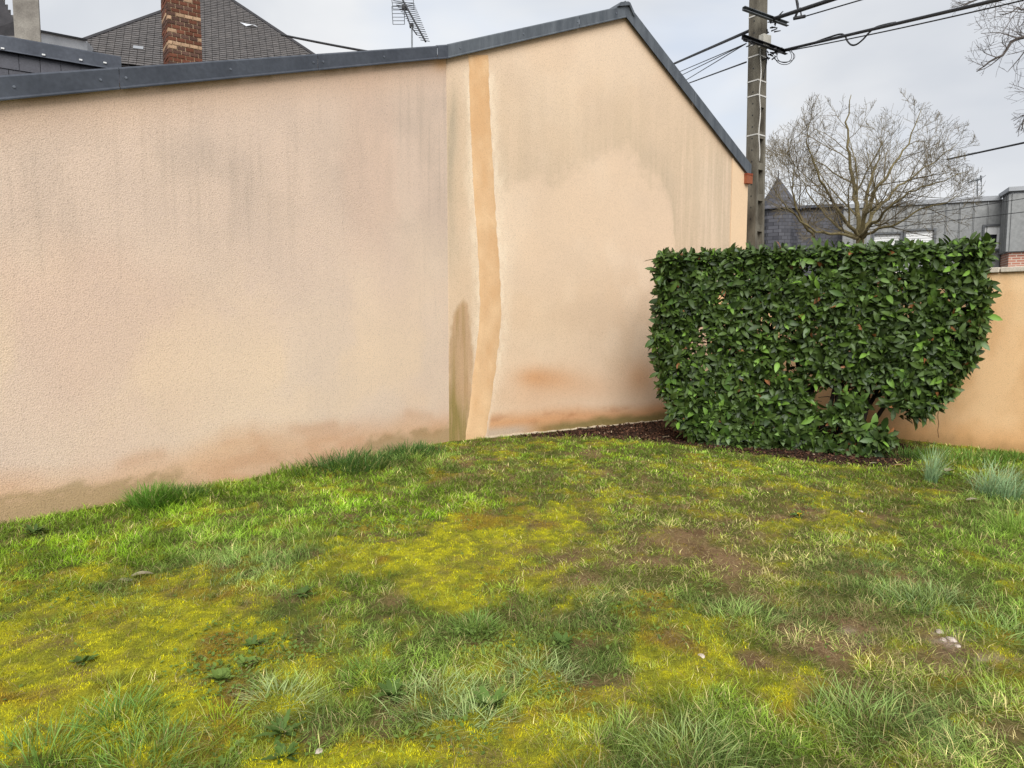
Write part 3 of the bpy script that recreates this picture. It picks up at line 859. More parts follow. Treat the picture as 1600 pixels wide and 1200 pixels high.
# ground sheet of the garden
KG = 0.60
gx = np.arange(-8.0, 9.0, 0.04); gy = np.concatenate([np.arange(-3.0, 1.5, 0.25), np.arange(1.5, 13.3, 0.04)])
GX, GY = np.meshgrid(gx, gy)
gX, gY = GX.ravel(), GY.ravel()
moss_, soil_, dens_, long_, blue_, dry_, bright_ = fields(gX, gY)
gZ = height(gX, gY)
cush = fbm(gX * 14, gY * 14, 2, 131)
gZ = gZ + moss_ * 0.034 * cush + soil_ * 0.014 * (fbm(gX * 10, gY * 10, 2, 133) - 0.5)
bed_ = in_poly(gX, gY, BED).astype(float)
gc = np.tile(nlin((112, 108, 52), KG), (len(gX), 1))
gc = mixn(gc, nlin((96, 110, 46), KG), np.clip(dens_ - 0.2, 0, 1) * 0.8)
gc = mixn(gc, nlin((134, 134, 38), .8), np.clip(moss_ * 1.1, 0, 1) * 0.9)
gc = mixn(gc, nlin((172, 168, 34), .85), moss_ * sstep(0.36, 0.60, fbm(gX * 19, gY * 15, 3, 151)) * 0.8)
gc = mixn(gc, nlin((150, 118, 44), KG), moss_ * sstep(0.52, 0.70, fbm(gX * 3.5, gY * 3.5, 3, 135)) * 0.75)
gc = mixn(gc, nlin((156, 126, 90), KG), np.clip(soil_ * 1.1, 0, 1) * (1 - 0.5 * moss_))
gc = mixn(gc, nlin((116, 90, 60), KG), soil_ * sstep(0.5, 0.65, fbm(gX * 7, gY * 7, 3, 137)) * 0.7)
gc = mixn(gc, nlin((66, 48, 38), KG), bed_)
pale = blob_field(gX, gY, [(1478, 998, 20, 12, 1.0), (1540, 1030, 40, 6, .5), (1330, 985, 30, 6, .4), (1350, 1003, 20, 5, .4)]) * sstep(0.4, 0.6, fbm(gX * 18, gY * 18, 2, 139))
gc = mixn(gc, nlin((196, 178, 164), 0.8), np.clip(pale, 0, 0.9))
nyy, nxx = GX.shape
idx = np.arange(nyy * nxx).reshape(nyy, nxx)
gq = np.stack([idx[:-1, :-1], idx[:-1, 1:], idx[1:, 1:], idx[1:, :-1]], -1).reshape(-1, 4)
keep = garden_side(gX, gY, -0.35)
gq = gq[keep[gq].all(1)]
o = np_mesh('lawn_ground', np.stack([gX, gY, gZ], -1), gq, M['soil'], None, gc, True)
tag(o, kind='structure')
# everything beyond the walls: street level, out to the horizon
mb = MB(); mb.add([(-600, -600, -0.12), (600, -600, -0.12), (600, 900, -0.12), (-600, 900, -0.12)], [(0, 1, 2, 3)])
tag(mb.build('ground', M['far_ground']), kind='structure')

# ------------------------------------------------------------------ grass
def blades(root, ang, length, width, bend, col_r, col_t, nseg=2, flat=0.0):
    """N blades as triangles; bend = sideways reach relative to length"""
    N = len(root)
    dx, dy = np.cos(ang), np.sin(ang)
    sx, sy = -dy, dx
    tw = RNG.uniform(-0.9, 0.9, N)          # twist so that they are not all face-on
    wx, wy = sx * np.cos(tw) + dx * np.sin(tw), sy * np.cos(tw) + dy * np.sin(tw)
    verts, cols = [], []
    for k in range(nseg + 1):
        t = k / nseg
        reach = length * bend * t ** 1.7
        rise = length * np.sqrt(np.clip(1 - np.clip(bend, 0, 0.97) ** 2, 0.05, 1)) * (t - 0.28 * np.clip(bend, 0, 1.0) * t * t)
        c = np.stack([root[:, 0] + dx * reach, root[:, 1] + dy * reach, root[:, 2] + rise], -1)
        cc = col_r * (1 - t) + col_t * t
        if k < nseg:
            hw = 0.5 * width * (1.0 if k else 0.8) * (1 - 0.35 * t)
            off = np.stack([wx * hw, wy * hw, np.zeros(N)], -1)
            verts += [c - off, c + off]; cols += [cc, cc]
        else:
            verts.append(c); cols.append(cc)
    nv = 2 * nseg + 1
    V = np.stack(verts, 1).reshape(-1, 3); Cc = np.stack(cols, 1).reshape(-1, 3)
    fs = []
    for k in range(nseg):
        a, b = 2 * k, 2 * k + 1
        if k < nseg - 1: fs += [(a, b, b + 2), (a, b + 2, a + 2)]
        else: fs += [(a, b, 2 * nseg)]
    fs = np.array(fs)
    Fc = (np.arange(N) * nv)[:, None, None] + fs[None]
    return V, Fc.reshape(-1, 3), Cc

def scatter(n, y0, y1, p):
    """points in the seen wedge, density per square metre falling off as Y**-p"""
    # pdf(Y) ~ Y * Y**-p
    e = 2 - p
    u = RNG.random(n)
    Y = (y0 ** e + u * (y1 ** e - y0 ** e)) ** (1 / e)
    X = RNG.uniform(-1, 1, n) * (0.80 * Y + 0.35)
    return X, Y

KB = 1.5
G_BRIGHT = nlin((112, 146, 26), KB); G_MID = nlin((104, 128, 38), KB); G_DARK = nlin((66, 94, 30), KB)
G_BLUE = nlin((112, 132, 78), KB); G_STRAW = nlin((176, 164, 112), KB); G_OLIVE = nlin((130, 132, 46), KB)

X, Y = scatter(560000, 1.7, 12.0, 1.25)
ok = garden_side(X, Y, 0.02) & ~in_poly(X + RNG.normal(0, .06, len(X)), Y + RNG.normal(0, .09, len(X)) - .05, BED)
X, Y = X[ok], Y[ok]
moss_, soil_, dens_, long_, blue_, dry_, bright_ = fields(X, Y)
clump = fbm(X * 9, Y * 9, 2, 141)
acc = RNG.random(len(X)) < np.clip(dens_ * (0.25 + 1.25 * sstep(0.32, 0.62, clump)), 0, 1)
X, Y, moss_, soil_, dens_, long_, blue_, dry_, bright_, clump = [q[acc] for q in (X, Y, moss_, soil_, dens_, long_, blue_, dry_, bright_, clump)]
N = len(X)
root = np.stack([X, Y, height(X, Y) - 0.004], -1)
ang = fbm(X * 7, Y * 7, 2, 145) * 16 + RNG.normal(0, 1.5, N)
L = (0.032 + 0.034 * RNG.random(N) + 0.065 * long_ * (0.5 + RNG.random(N)) + 0.018 * dens_) * (0.72 + 0.55 * clump)
L *= np.where(Y > 7.0, 0.85, 1.0)
Wd = RNG.uniform(0.0020, 0.0040, N) * np.clip(Y / 4.2, 0.9, 2.1)
bend = np.clip(RNG.normal(0.76, 0.20, N) + 0.12 * dry_, 0.15, 0.97)
c = np.tile(G_MID, (N, 1))
c = mixn(c, G_DARK, np.clip(long_ * 0.5 + (fbm(X * 3, Y * 3, 3, 147) - 0.5) * 1.1, 0, 0.8))
c = mixn(c, G_BRIGHT, bright_ * 0.9)
c = mixn(c, G_BLUE, np.clip(blue_ * 0.85, 0, .85))
c = mixn(c, G_OLIVE, np.clip(moss_ * 0.7 + dry_ * 0.4, 0, 0.8) * (1 - blue_ * .5))
straw = (RNG.random(N) < 0.07 + 0.36 * dry_ + 0.16 * soil_)
c[straw] = G_STRAW * RNG.uniform(0.7, 1.15, straw.sum())[:, None]
tone = 0.62 + 0.85 * sstep(0.28, 0.72, fbm(X * 3.2, Y * 2.6, 4, 148)) * (0.75 + 0.5 * sstep(0.3, 0.7, fbm(X * 13, Y * 11, 2, 149)))
c *= ((0.5 + 1.05 * RNG.random(N) ** 1.3) * tone)[:, None]
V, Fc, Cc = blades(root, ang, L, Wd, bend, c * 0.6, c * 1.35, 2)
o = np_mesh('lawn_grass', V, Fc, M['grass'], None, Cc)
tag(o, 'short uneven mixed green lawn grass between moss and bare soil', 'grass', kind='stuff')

# dead blades lying in the sward
X, Y = scatter(95000, 1.7, 10.5, 1.3)
ok = garden_side(X, Y, 0.05) & ~in_poly(X, Y, BED); X, Y = X[ok], Y[ok]
f_ = fields(X, Y)
acc = RNG.random(len(X)) < np.clip(0.14 + 0.9 * f_[5] + 0.7 * f_[1], 0, 1); X, Y = X[acc], Y[acc]
N = len(X)
root = np.stack([X, Y, height(X, Y) + RNG.uniform(0.004, 0.03, N)], -1)
c = mixn(np.tile(nlin((176, 160, 118), 0.8), (N, 1)), nlin((150, 120, 84), 0.8), RNG.random(N))
V, Fc, Cc = blades(root, RNG.uniform(0, 6.28, N), RNG.uniform(0.03, 0.09, N), RNG.uniform(0.0016, 0.003, N) * np.clip(Y / 4.2, 0.9, 2), RNG.uniform(0.9, 0.99, N), c, c * 1.1, 2)
o = np_mesh('dead_grass', V, Fc, M['grass'], None, Cc)
tag(o, 'straw coloured dead grass blades lying in the lawn', 'dead grass', kind='stuff')

# moss: a dense pile of very short shoots
X, Y = scatter(620000, 1.7, 10.5, 1.5)
ok = garden_side(X, Y, 0.02) & ~in_poly(X, Y, BED); X, Y = X[ok], Y[ok]
f_ = fields(X, Y)
acc = RNG.random(len(X)) < np.clip(f_[0] * 1.25 - 0.08, 0, 1) * (1 - 0.6 * f_[1]); X, Y, ms = X[acc], Y[acc], f_[0][acc]
N = len(X)
cush = fbm(X * 14, Y * 14, 2, 131)
root = np.stack([X, Y, height(X, Y) + ms * 0.034 * cush - 0.002], -1)
c = mixn(np.tile(nlin((140, 144, 38), 1.05), (N, 1)), nlin((190, 184, 30), 1.15), sstep(0.36, 0.60, fbm(X * 19, Y * 15, 3, 151)))
c = mixn(c, nlin((158, 128, 44), 0.9), sstep(0.52, 0.70, fbm(X * 3.5, Y * 3.5, 3, 135)) * 0.8)
c *= (RNG.uniform(0.7, 1.3, N) * (0.65 + 0.7 * cush))[:, None]
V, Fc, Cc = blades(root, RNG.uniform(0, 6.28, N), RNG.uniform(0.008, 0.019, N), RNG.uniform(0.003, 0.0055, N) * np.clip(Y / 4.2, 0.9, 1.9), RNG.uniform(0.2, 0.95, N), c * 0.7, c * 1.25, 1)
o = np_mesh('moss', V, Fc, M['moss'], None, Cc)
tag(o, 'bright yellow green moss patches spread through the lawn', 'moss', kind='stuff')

# small broad leaves (clover, daisy) mixed through
def leaflets(P, ang, size, tilt, col, aspect=0.6):
    N = len(P)
    dx, dy = np.cos(ang), np.sin(ang)
    prof = [(0, 0), (0.45, -0.5), (1.0, 0), (0.45, 0.5)]
    verts = []
    for (a, b) in prof:
        r = size * a * np.cos(tilt); h = size * a * np.sin(tilt) + size * 0.18 * abs(b)
        s = size * aspect * b
        verts.append(np.stack([P[:, 0] + dx * r - dy * s, P[:, 1] + dy * r + dx * s, P[:, 2] + h], -1))
    V = np.stack(verts, 1).reshape(-1, 3)
    Fc = (np.arange(N) * 4)[:, None, None] + np.array([(0, 1, 2), (0, 2, 3)])[None]
    return V, Fc.reshape(-1, 3), np.repeat(col, 4, 0)
CLOVER = [(340, 1060, 60, 30, 1.2), (110, 930, 40, 14, .7), (360, 1000, 40, 20, .8), (440, 1020, 50, 20, .7), (560, 830, 50, 14, .6), (690, 1140, 60, 30, .7), (1080, 930, 50, 20, .6), (80, 830, 60, 12, .9), (1260, 800, 20, 8, .9),
          (740, 1010, 60, 24, .8), (330, 1175, 70, 24, .8), (860, 1020, 50, 24, .6), (660, 820, 50, 10, .6), (1410, 715, 60, 8, .5), (880, 1090, 40, 20, .6), (450, 1165, 40, 16, 1.0), (1170, 740, 300, 40, .25), (980, 960, 60, 20, .5)]
X, Y = scatter(120000, 1.7, 10.5, 1.35)
ok = garden_side(X, Y, 0.05) & ~in_poly(X, Y, BED); X, Y = X[ok], Y[ok]
acc = RNG.random(len(X)) < np.clip(blob_field(X, Y, CLOVER) * (0.3 + 1.2 * sstep(0.4, 0.6, fbm(X * 6, Y * 6, 2, 161))) + 0.06 * sstep(0.5, 0.65, fbm(X * 4, Y * 4, 2, 162)), 0, 1); X, Y = X[acc], Y[acc]
N = len(X)
c = mixn(np.tile(nlin((92, 116, 46), 0.85), (N, 1)), nlin((126, 148, 72), 0.85), RNG.random(N) * fbm(X * 4, Y * 4, 2, 163))
c *= RNG.uniform(0.75, 1.25, N)[:, None]
V, Fc, Cc = leaflets(np.stack([X, Y, height(X, Y) + RNG.uniform(0.008, 0.04, N)], -1), RNG.uniform(0, 6.28, N), RNG.uniform(0.012, 0.032, N), RNG.uniform(-0.1, 0.7, N), c, 0.65)
o = np_mesh('low_weeds', V, Fc, M['weed'], None, Cc)
tag(o, 'small broad weed leaves scattered in low patches through the lawn', 'weeds', kind='stuff')

# mulch crumbs and litter on the bed
bx0, bx1 = min(p.x for p in BED), max(p.x for p in BED); by0, by1 = min(p.y for p in BED), max(p.y for p in BED)
X = RNG.uniform(bx0, bx1, 26000); Y = RNG.uniform(by0 - 0.1, by1, 26000)
ok = in_poly(X + RNG.normal(0, .04, len(X)), Y + RNG.normal(0, .06, len(X)), BED) & garden_side(X, Y, 0.03); X, Y = X[ok], Y[ok]
N = len(X)
c = mixn(np.tile(nlin((66, 46, 36), 0.85), (N, 1)), nlin((112, 80, 62), 0.85), RNG.random(N) ** 2)
pale = RNG.random(N) < 0.025
c[pale] = nlin((176, 156, 130), 0.8)
V, Fc, Cc = leaflets(np.stack([X, Y, height(X, Y) + RNG.uniform(-0.002, 0.01, N)], -1), RNG.uniform(0, 6.28, N), RNG.uniform(0.015, 0.045, N), RNG.uniform(0.0, 0.9, N), c, 0.7)
o = np_mesh('mulch', V, Fc, M['clod'], None, Cc)
tag(o, 'dark brown mulch crumbs on the bed under the hedge', 'mulch', kind='stuff')

# ------------------------------------------------------------------ single tufts of grass
def grass_tuft(px, py, n, h, spread, cr, ct, label, cat='grass tuft', wid=0.004, bend=(0.25, 0.85), lean=None, group=None, stretch=1.0):
    c0 = at_z(px, py)
    r = np.sqrt(RNG.random(n)) * spread
    a = RNG.uniform(0, 6.28, n)
    X = c0.x + r * np.cos(a) * stretch; Y = c0.y + r * np.sin(a)
    ok = garden_side(X, Y, 0.015); X, Y, a, r = X[ok], Y[ok], a[ok], r[ok]
    n = len(X)
    root = np.stack([X, Y, height(X, Y) - 0.005], -1)
    an = a + RNG.normal(0, 0.7, n)
    if lean is not None: an = np.where(RNG.random(n) < 0.6, lean + RNG.normal(0, 0.5, n), an)
    Lh = h * RNG.uniform(0.35, 1.15, n)
    bd = np.clip(RNG.uniform(bend[0], bend[1], n) + 0.3 * r / spread, 0.05, 0.97)
    sub = RNG.integers(0, 5, n)
    X = X + RNG.normal(0, spread * .2, 5)[sub]; Y = Y + RNG.normal(0, spread * .2, 5)[sub]; an = an + RNG.normal(0, .6, 5)[sub]
    ok2 = garden_side(X, Y, .01); root = np.stack([X, np.where(ok2, Y, root[:, 1]), height(X, Y) - 0.005], -1)
    k = RNG.uniform(0.7, 1.3, n)[:, None]
    cR = mixn(np.tile(np.array(cr), (n, 1)), np.array(ct), RNG.random(n) * 0.4) * k
    cT = mixn(np.tile(np.array(ct), (n, 1)), G_STRAW, (RNG.random(n) < 0.1) * 0.7) * k
    V, Fc, Cc = blades(root, an, Lh, RNG.uniform(0.7, 1.3, n) * wid, bd, cR * 0.75, cT, 4)
    base = np.array([c0.x, c0.y, 0.0])
    o = np_mesh('grass_tuft', V - base, Fc, M['grass'], None, Cc)
    o.location = base
    return tag(o, label, cat, group or 'grass tufts in the lawn')
DG, MG, PG, BG = G_DARK, G_MID, nlin((148, 162, 104), KB), nlin((112, 138, 100), KB)
grass_tuft(243, 792, 600, 0.25, 0.17, DG, nlin((84, 122, 40), KB), 'tall dark green grass tuft against the wall, far left', wid=.006, bend=(0.08, 0.55))
grass_tuft(290, 780, 520, 0.19, 0.20, DG * .9, nlin((78, 104, 46), KB), 'dark grass tuft touching the wall just right of the tallest one', wid=.006, bend=(0.08, 0.55))
grass_tuft(350, 765, 320, 0.13, 0.24, DG, MG, 'short grass fringe along the wall right of the far left tufts', wid=.006, bend=(0.1, 0.6))
grass_tuft(408, 764, 320, 0.13, 0.22, DG, MG, 'short grass fringe along the wall between tall tufts and long clump', wid=.006, bend=(0.1, 0.6))
grass_tuft(455, 742, 260, 0.16, 0.20, DG, MG, 'low ragged grass tuft along the wall left of the long dark clump', wid=.006, bend=(0.08, 0.55))
grass_tuft(545, 728, 1100, 0.23, 0.40, nlin((48, 74, 34), KB), nlin((74, 104, 48), KB), 'long dark clump of grass along the foot of the left wall', wid=.007, stretch=1.2, bend=(0.08, 0.55))
grass_tuft(640, 708, 800, 0.18, 0.34, nlin((48, 74, 34), KB), nlin((74, 104, 48), KB), 'dark grass clump by the wall near the seam', wid=.007, bend=(0.08, 0.55))
grass_tuft(1452, 752, 150, 0.42, 0.06, nlin((96, 128, 84), KB), nlin((134, 156, 116), KB), 'thin upright blue green tuft right of the hedge', wid=.005, bend=(0.02, 0.5), lean=0.3)
grass_tuft(1560, 775, 420, 0.40, 0.16, nlin((96, 128, 84), KB), nlin((130, 152, 112), KB), 'large blue green feathery tuft near the right edge', wid=.0055, bend=(0.1, 0.7), lean=0.4)
grass_tuft(1590, 830, 220, 0.24, 0.15, MG, nlin((120, 150, 66), KB), 'green grass tuft at the right edge below the blue green one', wid=.0045, bend=(0.05, 0.6))
grass_tuft(1500, 722, 420, 0.20, 0.36, DG, nlin((92, 124, 50), KB), 'dark grass clump along the foot of the garden wall', wid=.0065, stretch=1.6, bend=(0.08, 0.55))
grass_tuft(1415, 715, 260, 0.17, 0.24, nlin((48, 74, 34), KB), nlin((80, 110, 46), KB), 'dark grass clump between hedge base and garden wall', wid=.0065, bend=(0.08, 0.55))
grass_tuft(1590, 722, 260, 0.16, 0.24, DG, nlin((92, 124, 50), KB), 'grass clump by the garden wall at the right edge of view', wid=.006, bend=(0.08, 0.55))
grass_tuft(195, 1128, 330, 0.17, 0.13, DG, nlin((104, 136, 60), KB), 'dark spiky tuft in the yellow moss, lower left', wid=.0042)
grass_tuft(345, 1135, 170, 0.14, 0.08, G_BRIGHT * .8, nlin((140, 160, 40), KB), 'bright yellowish tuft beside the bare soil, lower left', wid=.003)
grass_tuft(430, 1095, 420, 0.13, 0.14, nlin((104, 124, 78), KB), PG, 'pale silvery tuft spreading flat, bottom left of centre', wid=.004, bend=(0.5, 0.9))
grass_tuft(575, 1055, 260, 0.12, 0.10, DG, nlin((108, 136, 58), KB), 'dark compact tuft below the middle of the lawn', wid=.0036)
grass_tuft(690, 1105, 420, 0.13, 0.20, nlin((98, 122, 70), KB), PG, 'wide pale green tuft at the bottom centre', wid=.004, bend=(0.4, 0.88))
grass_tuft(735, 1135, 320, 0.14, 0.12, nlin((104, 128, 80), KB), PG, 'whitish grass tuft overlapping the wide pale one', wid=.004, bend=(0.4, 0.88))
grass_tuft(745, 985, 260, 0.12, 0.11, DG, nlin((116, 144, 72), KB), 'green tuft in the middle of the lawn below the moss', wid=.0034)
grass_tuft(850, 1060, 380, 0.12, 0.14, nlin((98, 122, 70), KB), PG, 'pale tuft right of the bottom centre', wid=.0036, bend=(0.4, 0.88))
grass_tuft(1170, 965, 420, 0.13, 0.16, MG, nlin((142, 164, 92), KB), 'light green tuft at the right of the lawn centre', wid=.0036)
grass_tuft(1090, 1185, 380, 0.16, 0.14, nlin((72, 110, 48), KB), nlin((142, 158, 96), KB), 'long leafed tuft at the bottom edge, right of centre', wid=.004, bend=(0.35, 0.92))
grass_tuft(1360, 1120, 420, 0.16, 0.18, MG, nlin((134, 158, 92), KB), 'broad green tuft in the lower right of the lawn', wid=.0036)
grass_tuft(1450, 945, 420, 0.15, 0.20, nlin((80, 112, 66), KB), nlin((136, 152, 96), KB), 'grey green tuft right of the bare tracks', wid=.004, bend=(0.3, 0.85))
grass_tuft(1540, 985, 320, 0.14, 0.16, MG, nlin((134, 158, 92), KB), 'green tuft beside the pale rubble spot', wid=.0038)
grass_tuft(60, 1190, 320, 0.16, 0.16, DG, nlin((110, 138, 64), KB), 'dark tuft at the bottom left corner', wid=.0036)
grass_tuft(240, 1185, 320, 0.15, 0.16, DG, nlin((110, 138, 64), KB), 'dark tuft at the bottom edge below the bare soil', wid=.0036)

# ------------------------------------------------------------------ broad-leaved weeds
def blade_leaf(P0, ang, L, W, tilt, droop, lobes=0.0, ns=6):
    """one leaf blade: verts and faces"""
    v, f = [], []
    for i in range(ns + 1):
        t = i / ns
        w = W * math.sin(math.pi * min(1, 0.08 + t * 0.92)) ** 0.7 * (1 + lobes * (0.5 if i % 2 else -0.5))
        if i == ns: w = 0.001
        r = L * t * math.cos(tilt); z = L * t * math.sin(tilt) - droop * L * t * t
        cx, cy = P0[0] + math.cos(ang) * r, P0[1] + math.sin(ang) * r
        s = (-math.sin(ang), math.cos(ang))
        v += [(cx - s[0] * w / 2, cy - s[1] * w / 2, P0[2] + z + 0.12 * w), (cx, cy, P0[2] + z), (cx + s[0] * w / 2, cy + s[1] * w / 2, P0[2] + z + 0.12 * w)]
        if i:
            b = 3 * (i - 1)
            f += [(b, b + 1, b + 4, b + 3), (b + 1, b + 2, b + 5, b + 4)]
    return v, f
def weed(px, py, n, L, W, col, label, lobes=0.0, tilt=(0.1, 0.95), name='weed_rosette'):
    c0 = at_z(px, py)
    z0 = float(height(np.array([c0.x]), np.array([c0.y]))[0])
    root = thing(name, label, 'weed', (c0.x, c0.y, z0), 'weeds in the lawn')
    L, W, n = L * .62, W * .60, int(n * 2.2)
    for i in range(n):
        a = 2.4 * i + random.uniform(-.3, .3)
        v, f = blade_leaf((c0.x + .012 * math.cos(a), c0.y + .012 * math.sin(a), z0 + 0.02), a, L * random.uniform(.5, 1.2), W * random.uniform(.8, 1.2), random.uniform(*tilt), random.uniform(.05, .3), lobes)
        k = random.uniform(.75, 1.25)
        o = np_mesh('leaf', np.array(v), np.array(f), M['weed'], root, np.tile(np.array(col) * k, (len(v), 1)), True)
    return root
WG, WL = nlin((82, 106, 46), 0.85), nlin((118, 142, 66), 0.85)
weed(440, 1150, 9, 0.13, 0.035, WG, 'toothed dark rosette weed in the yellow moss near the bottom', .5)
weed(445, 1188, 9, 0.12, 0.035, WG * 1.1, 'toothed rosette weed cut by the bottom edge', .5)
weed(610, 1092, 8, 0.11, 0.05, WG, 'dark lobed weed left of the wide pale tuft', .3)
weed(765, 1115, 10, 0.13, 0.05, WG * 1.15, 'big leafed weed at the right of the wide pale tuft', .2)
weed(345, 1065, 11, 0.09, 0.05, WL, 'light green leafy weed near the left, above the silvery tuft', .15, (0.3, 1.0))
weed(385, 1040, 9, 0.08, 0.045, WL * .9, 'fresh green weed just behind the light leafy one', .15, (0.3, 1.0))
weed(395, 1012, 8, 0.10, 0.04, WG, 'dark weed at the edge of the moss, left of centre', .3)
weed(130, 1040, 6, 0.09, 0.035, WG, 'small dark weed inside the yellow moss', .4)
weed(1245, 812, 8, 0.10, 0.05, WG * 1.1, 'low weed with a yellow flower beside a bare spot', .2)
weed(475, 935, 7, 0.10, 0.05, WG * .9, 'bluish broad weed in long grass, left of centre', .2)
weed(55, 835, 9, 0.14, 0.05, WG * .9, 'broad weed by the wall at the left edge', .2)
weed(880, 1010, 8, 0.11, 0.035, WG * 1.1, 'leafy weed just right of the lawn centre', .4)
weed(1480, 745, 8, 0.10, 0.05, WG, 'weed among litter between the two blue green tufts', .2)
c0 = at_z(1249, 803, 0.06)
mb = MB()
for k in range(9):
    a = 6.283 * k / 9
    mb.add([c0, c0 + Vector((math.cos(a - .25) * .016, math.sin(a - .25) * .016, .006)), c0 + Vector((math.cos(a) * .024, math.sin(a) * .024, .003)), c0 + Vector((math.cos(a + .25) * .016, math.sin(a + .25) * .016, .006))], [(0, 1, 2, 3)])
mb.tube([c0, c0 - UP * 0.06], 0.002, 5)
tag(mb.build('dandelion_flower', M['petal']), 'single small yellow flower on the lawn in front of the hedge', 'flower')

# ------------------------------------------------------------------ fallen leaves, twigs, stones
def fallen_leaf(px, py, L, W, ang, mat, label, z=0.02):
    c0 = at_z(px, py)
    z0 = float(height(np.array([c0.x]), np.array([c0.y]))[0]) + z
    v, f = blade_leaf((0, 0, 0), ang, L, W, random.uniform(.05, .3), random.uniform(.1, .4), .1)
    v2 = [(x, y, zz - 0.0015) for x, y, zz in v]
    mb = MB(); mb.add(v, f)
    o = mb.build('fallen_leaf', mat, None, True); o.location = (c0.x, c0.y, z0)
    return tag(o, label, 'leaf', 'fallen leaves on the ground')
fallen_leaf(185, 908, 0.10, 0.05, 0.3, M['dry_leaf'], 'pale dry leaf lying on the moss at the left')
fallen_leaf(205, 902, 0.13, 0.06, 0.5, M['dry_leaf'], 'larger grey dry leaf lying on the moss at the left')
fallen_leaf(1035, 686, 0.16, 0.06, 0.2, M['dry_leaf'], 'dry leaf on the mulch left of the hedge')
fallen_leaf(1016, 684, 0.12, 0.05, 2.6, M['dry_leaf_brown'], 'brown leaf on the mulch beside the pale one')
fallen_leaf(1113, 716, 0.11, 0.05, 0.2, M['dry_leaf'], 'light leaf at the lawn edge in front of the hedge')
fallen_leaf(1360, 726, 0.12, 0.05, 0.1, M['dry_leaf'], 'pale leaf on the mulch at the front corner of the hedge')
fallen_leaf(1478, 740, 0.18, 0.09, 0.6, M['dry_leaf'], 'curled cream leaf among litter right of the hedge')
fallen_leaf(1462, 742, 0.14, 0.07, 2.4, M['dry_leaf'], 'pale leaf next to the curled cream one')
fallen_leaf(1510, 786, 0.12, 0.05, 0.1, M['dry_leaf'], 'whitish leaf on the grass near the right edge')
fallen_leaf(1395, 730, 0.14, 0.05, -0.2, M['dry_leaf_brown'], 'brown leaf at the end of the mulch bed')
def small_stone(px, py, r, label):
    c0 = at_z(px, py)
    bm = bmesh.new(); bmesh.ops.create_icosphere(bm, subdivisions=2, radius=r)
    for v in bm.verts: v.co *= random.uniform(.75, 1.15); v.co.z *= 0.6
    me = bpy.data.meshes.new('stone'); bm.to_mesh(me); bm.free(); me.materials.append(M['stone'])
    o = bpy.data.objects.new('stone', me); COL.objects.link(o); o.location = (c0.x, c0.y, float(height(np.array([c0.x]), np.array([c0.y]))[0]) + r * .35)
    return tag(o, label, 'stone', 'small stones on the ground')
small_stone(1468, 990, 0.020, 'pale stone at the back of the rubble spot')
small_stone(1486, 1003, 0.026, 'largest pale stone of the rubble spot')
small_stone(1474, 1002, 0.016, 'small pale stone in the middle of the rubble spot')
small_stone(1496, 1011, 0.014, 'small pale stone at the front of the rubble spot')
small_stone(1344, 802, 0.022, 'white stone on the lawn in front of the hedge')
small_stone(498, 1176, 0.016, 'white pebble in the moss at the bottom left')
small_stone(1096, 1028, 0.022, 'pinkish stone beside the dark bare track')

# ------------------------------------------------------------------ laurel hedge
HL = Vector((1.86, 9.45, 0)); HR = Vector((5.22, 7.88, 0))
ha = (HR - HL).normalized(); hb = Vector((-ha.y, ha.x, 0))          # along, and away from the camera
HLEN, HDEP, HTOP = (HR - HL).length, 0.80, 2.47
def s_left(z): return np.interp(z, [0, .12, .35, .7, 1.1, 2.5], [.66, .54, .30, .12, 0, .03])
def s_right(z): return np.interp(z, [0, .1, .3, .5, .75, 1.1, 1.45, 1.9, 2.5], [2.62, 2.78, 2.98, 3.17, 3.42, 3.62, 3.72, 3.76, HLEN])
def front_w(z): return np.interp(z, [0, .3, .8, 2.5], [-.18, -.12, -.02, 0])
def hedge_p(s, w, z):
    return np.stack([HL.x + ha.x * s + hb.x * w, HL.y + ha.y * s + hb.y * w, z], -1)
GAPS = [(1292, 618, 26, 20, 1.), (1368, 622, 22, 34, 1.), (1352, 652, 16, 12, 1.), (1390, 655, 26, 26, .9), (1408, 672, 22, 20, .9), (1225, 428, 9, 12, .9), (1243, 566, 15, 14, .95), (1340, 478, 8, 12, .9), (1092, 530, 18, 28, .6),
        (1190, 602, 14, 6, .8), (1228, 530, 12, 14, .8), (1150, 440, 16, 16, .35), (1185, 505, 7, 8, .7), (1510, 475, 8, 12, .8), (1322, 600, 14, 10, .7), (1265, 410, 14, 14, .4), (1420, 655, 12, 12, .6), (1440, 680, 20, 30, .8),
        (1280, 670, 30, 14, .8), (1310, 690, 20, 14, .6)]
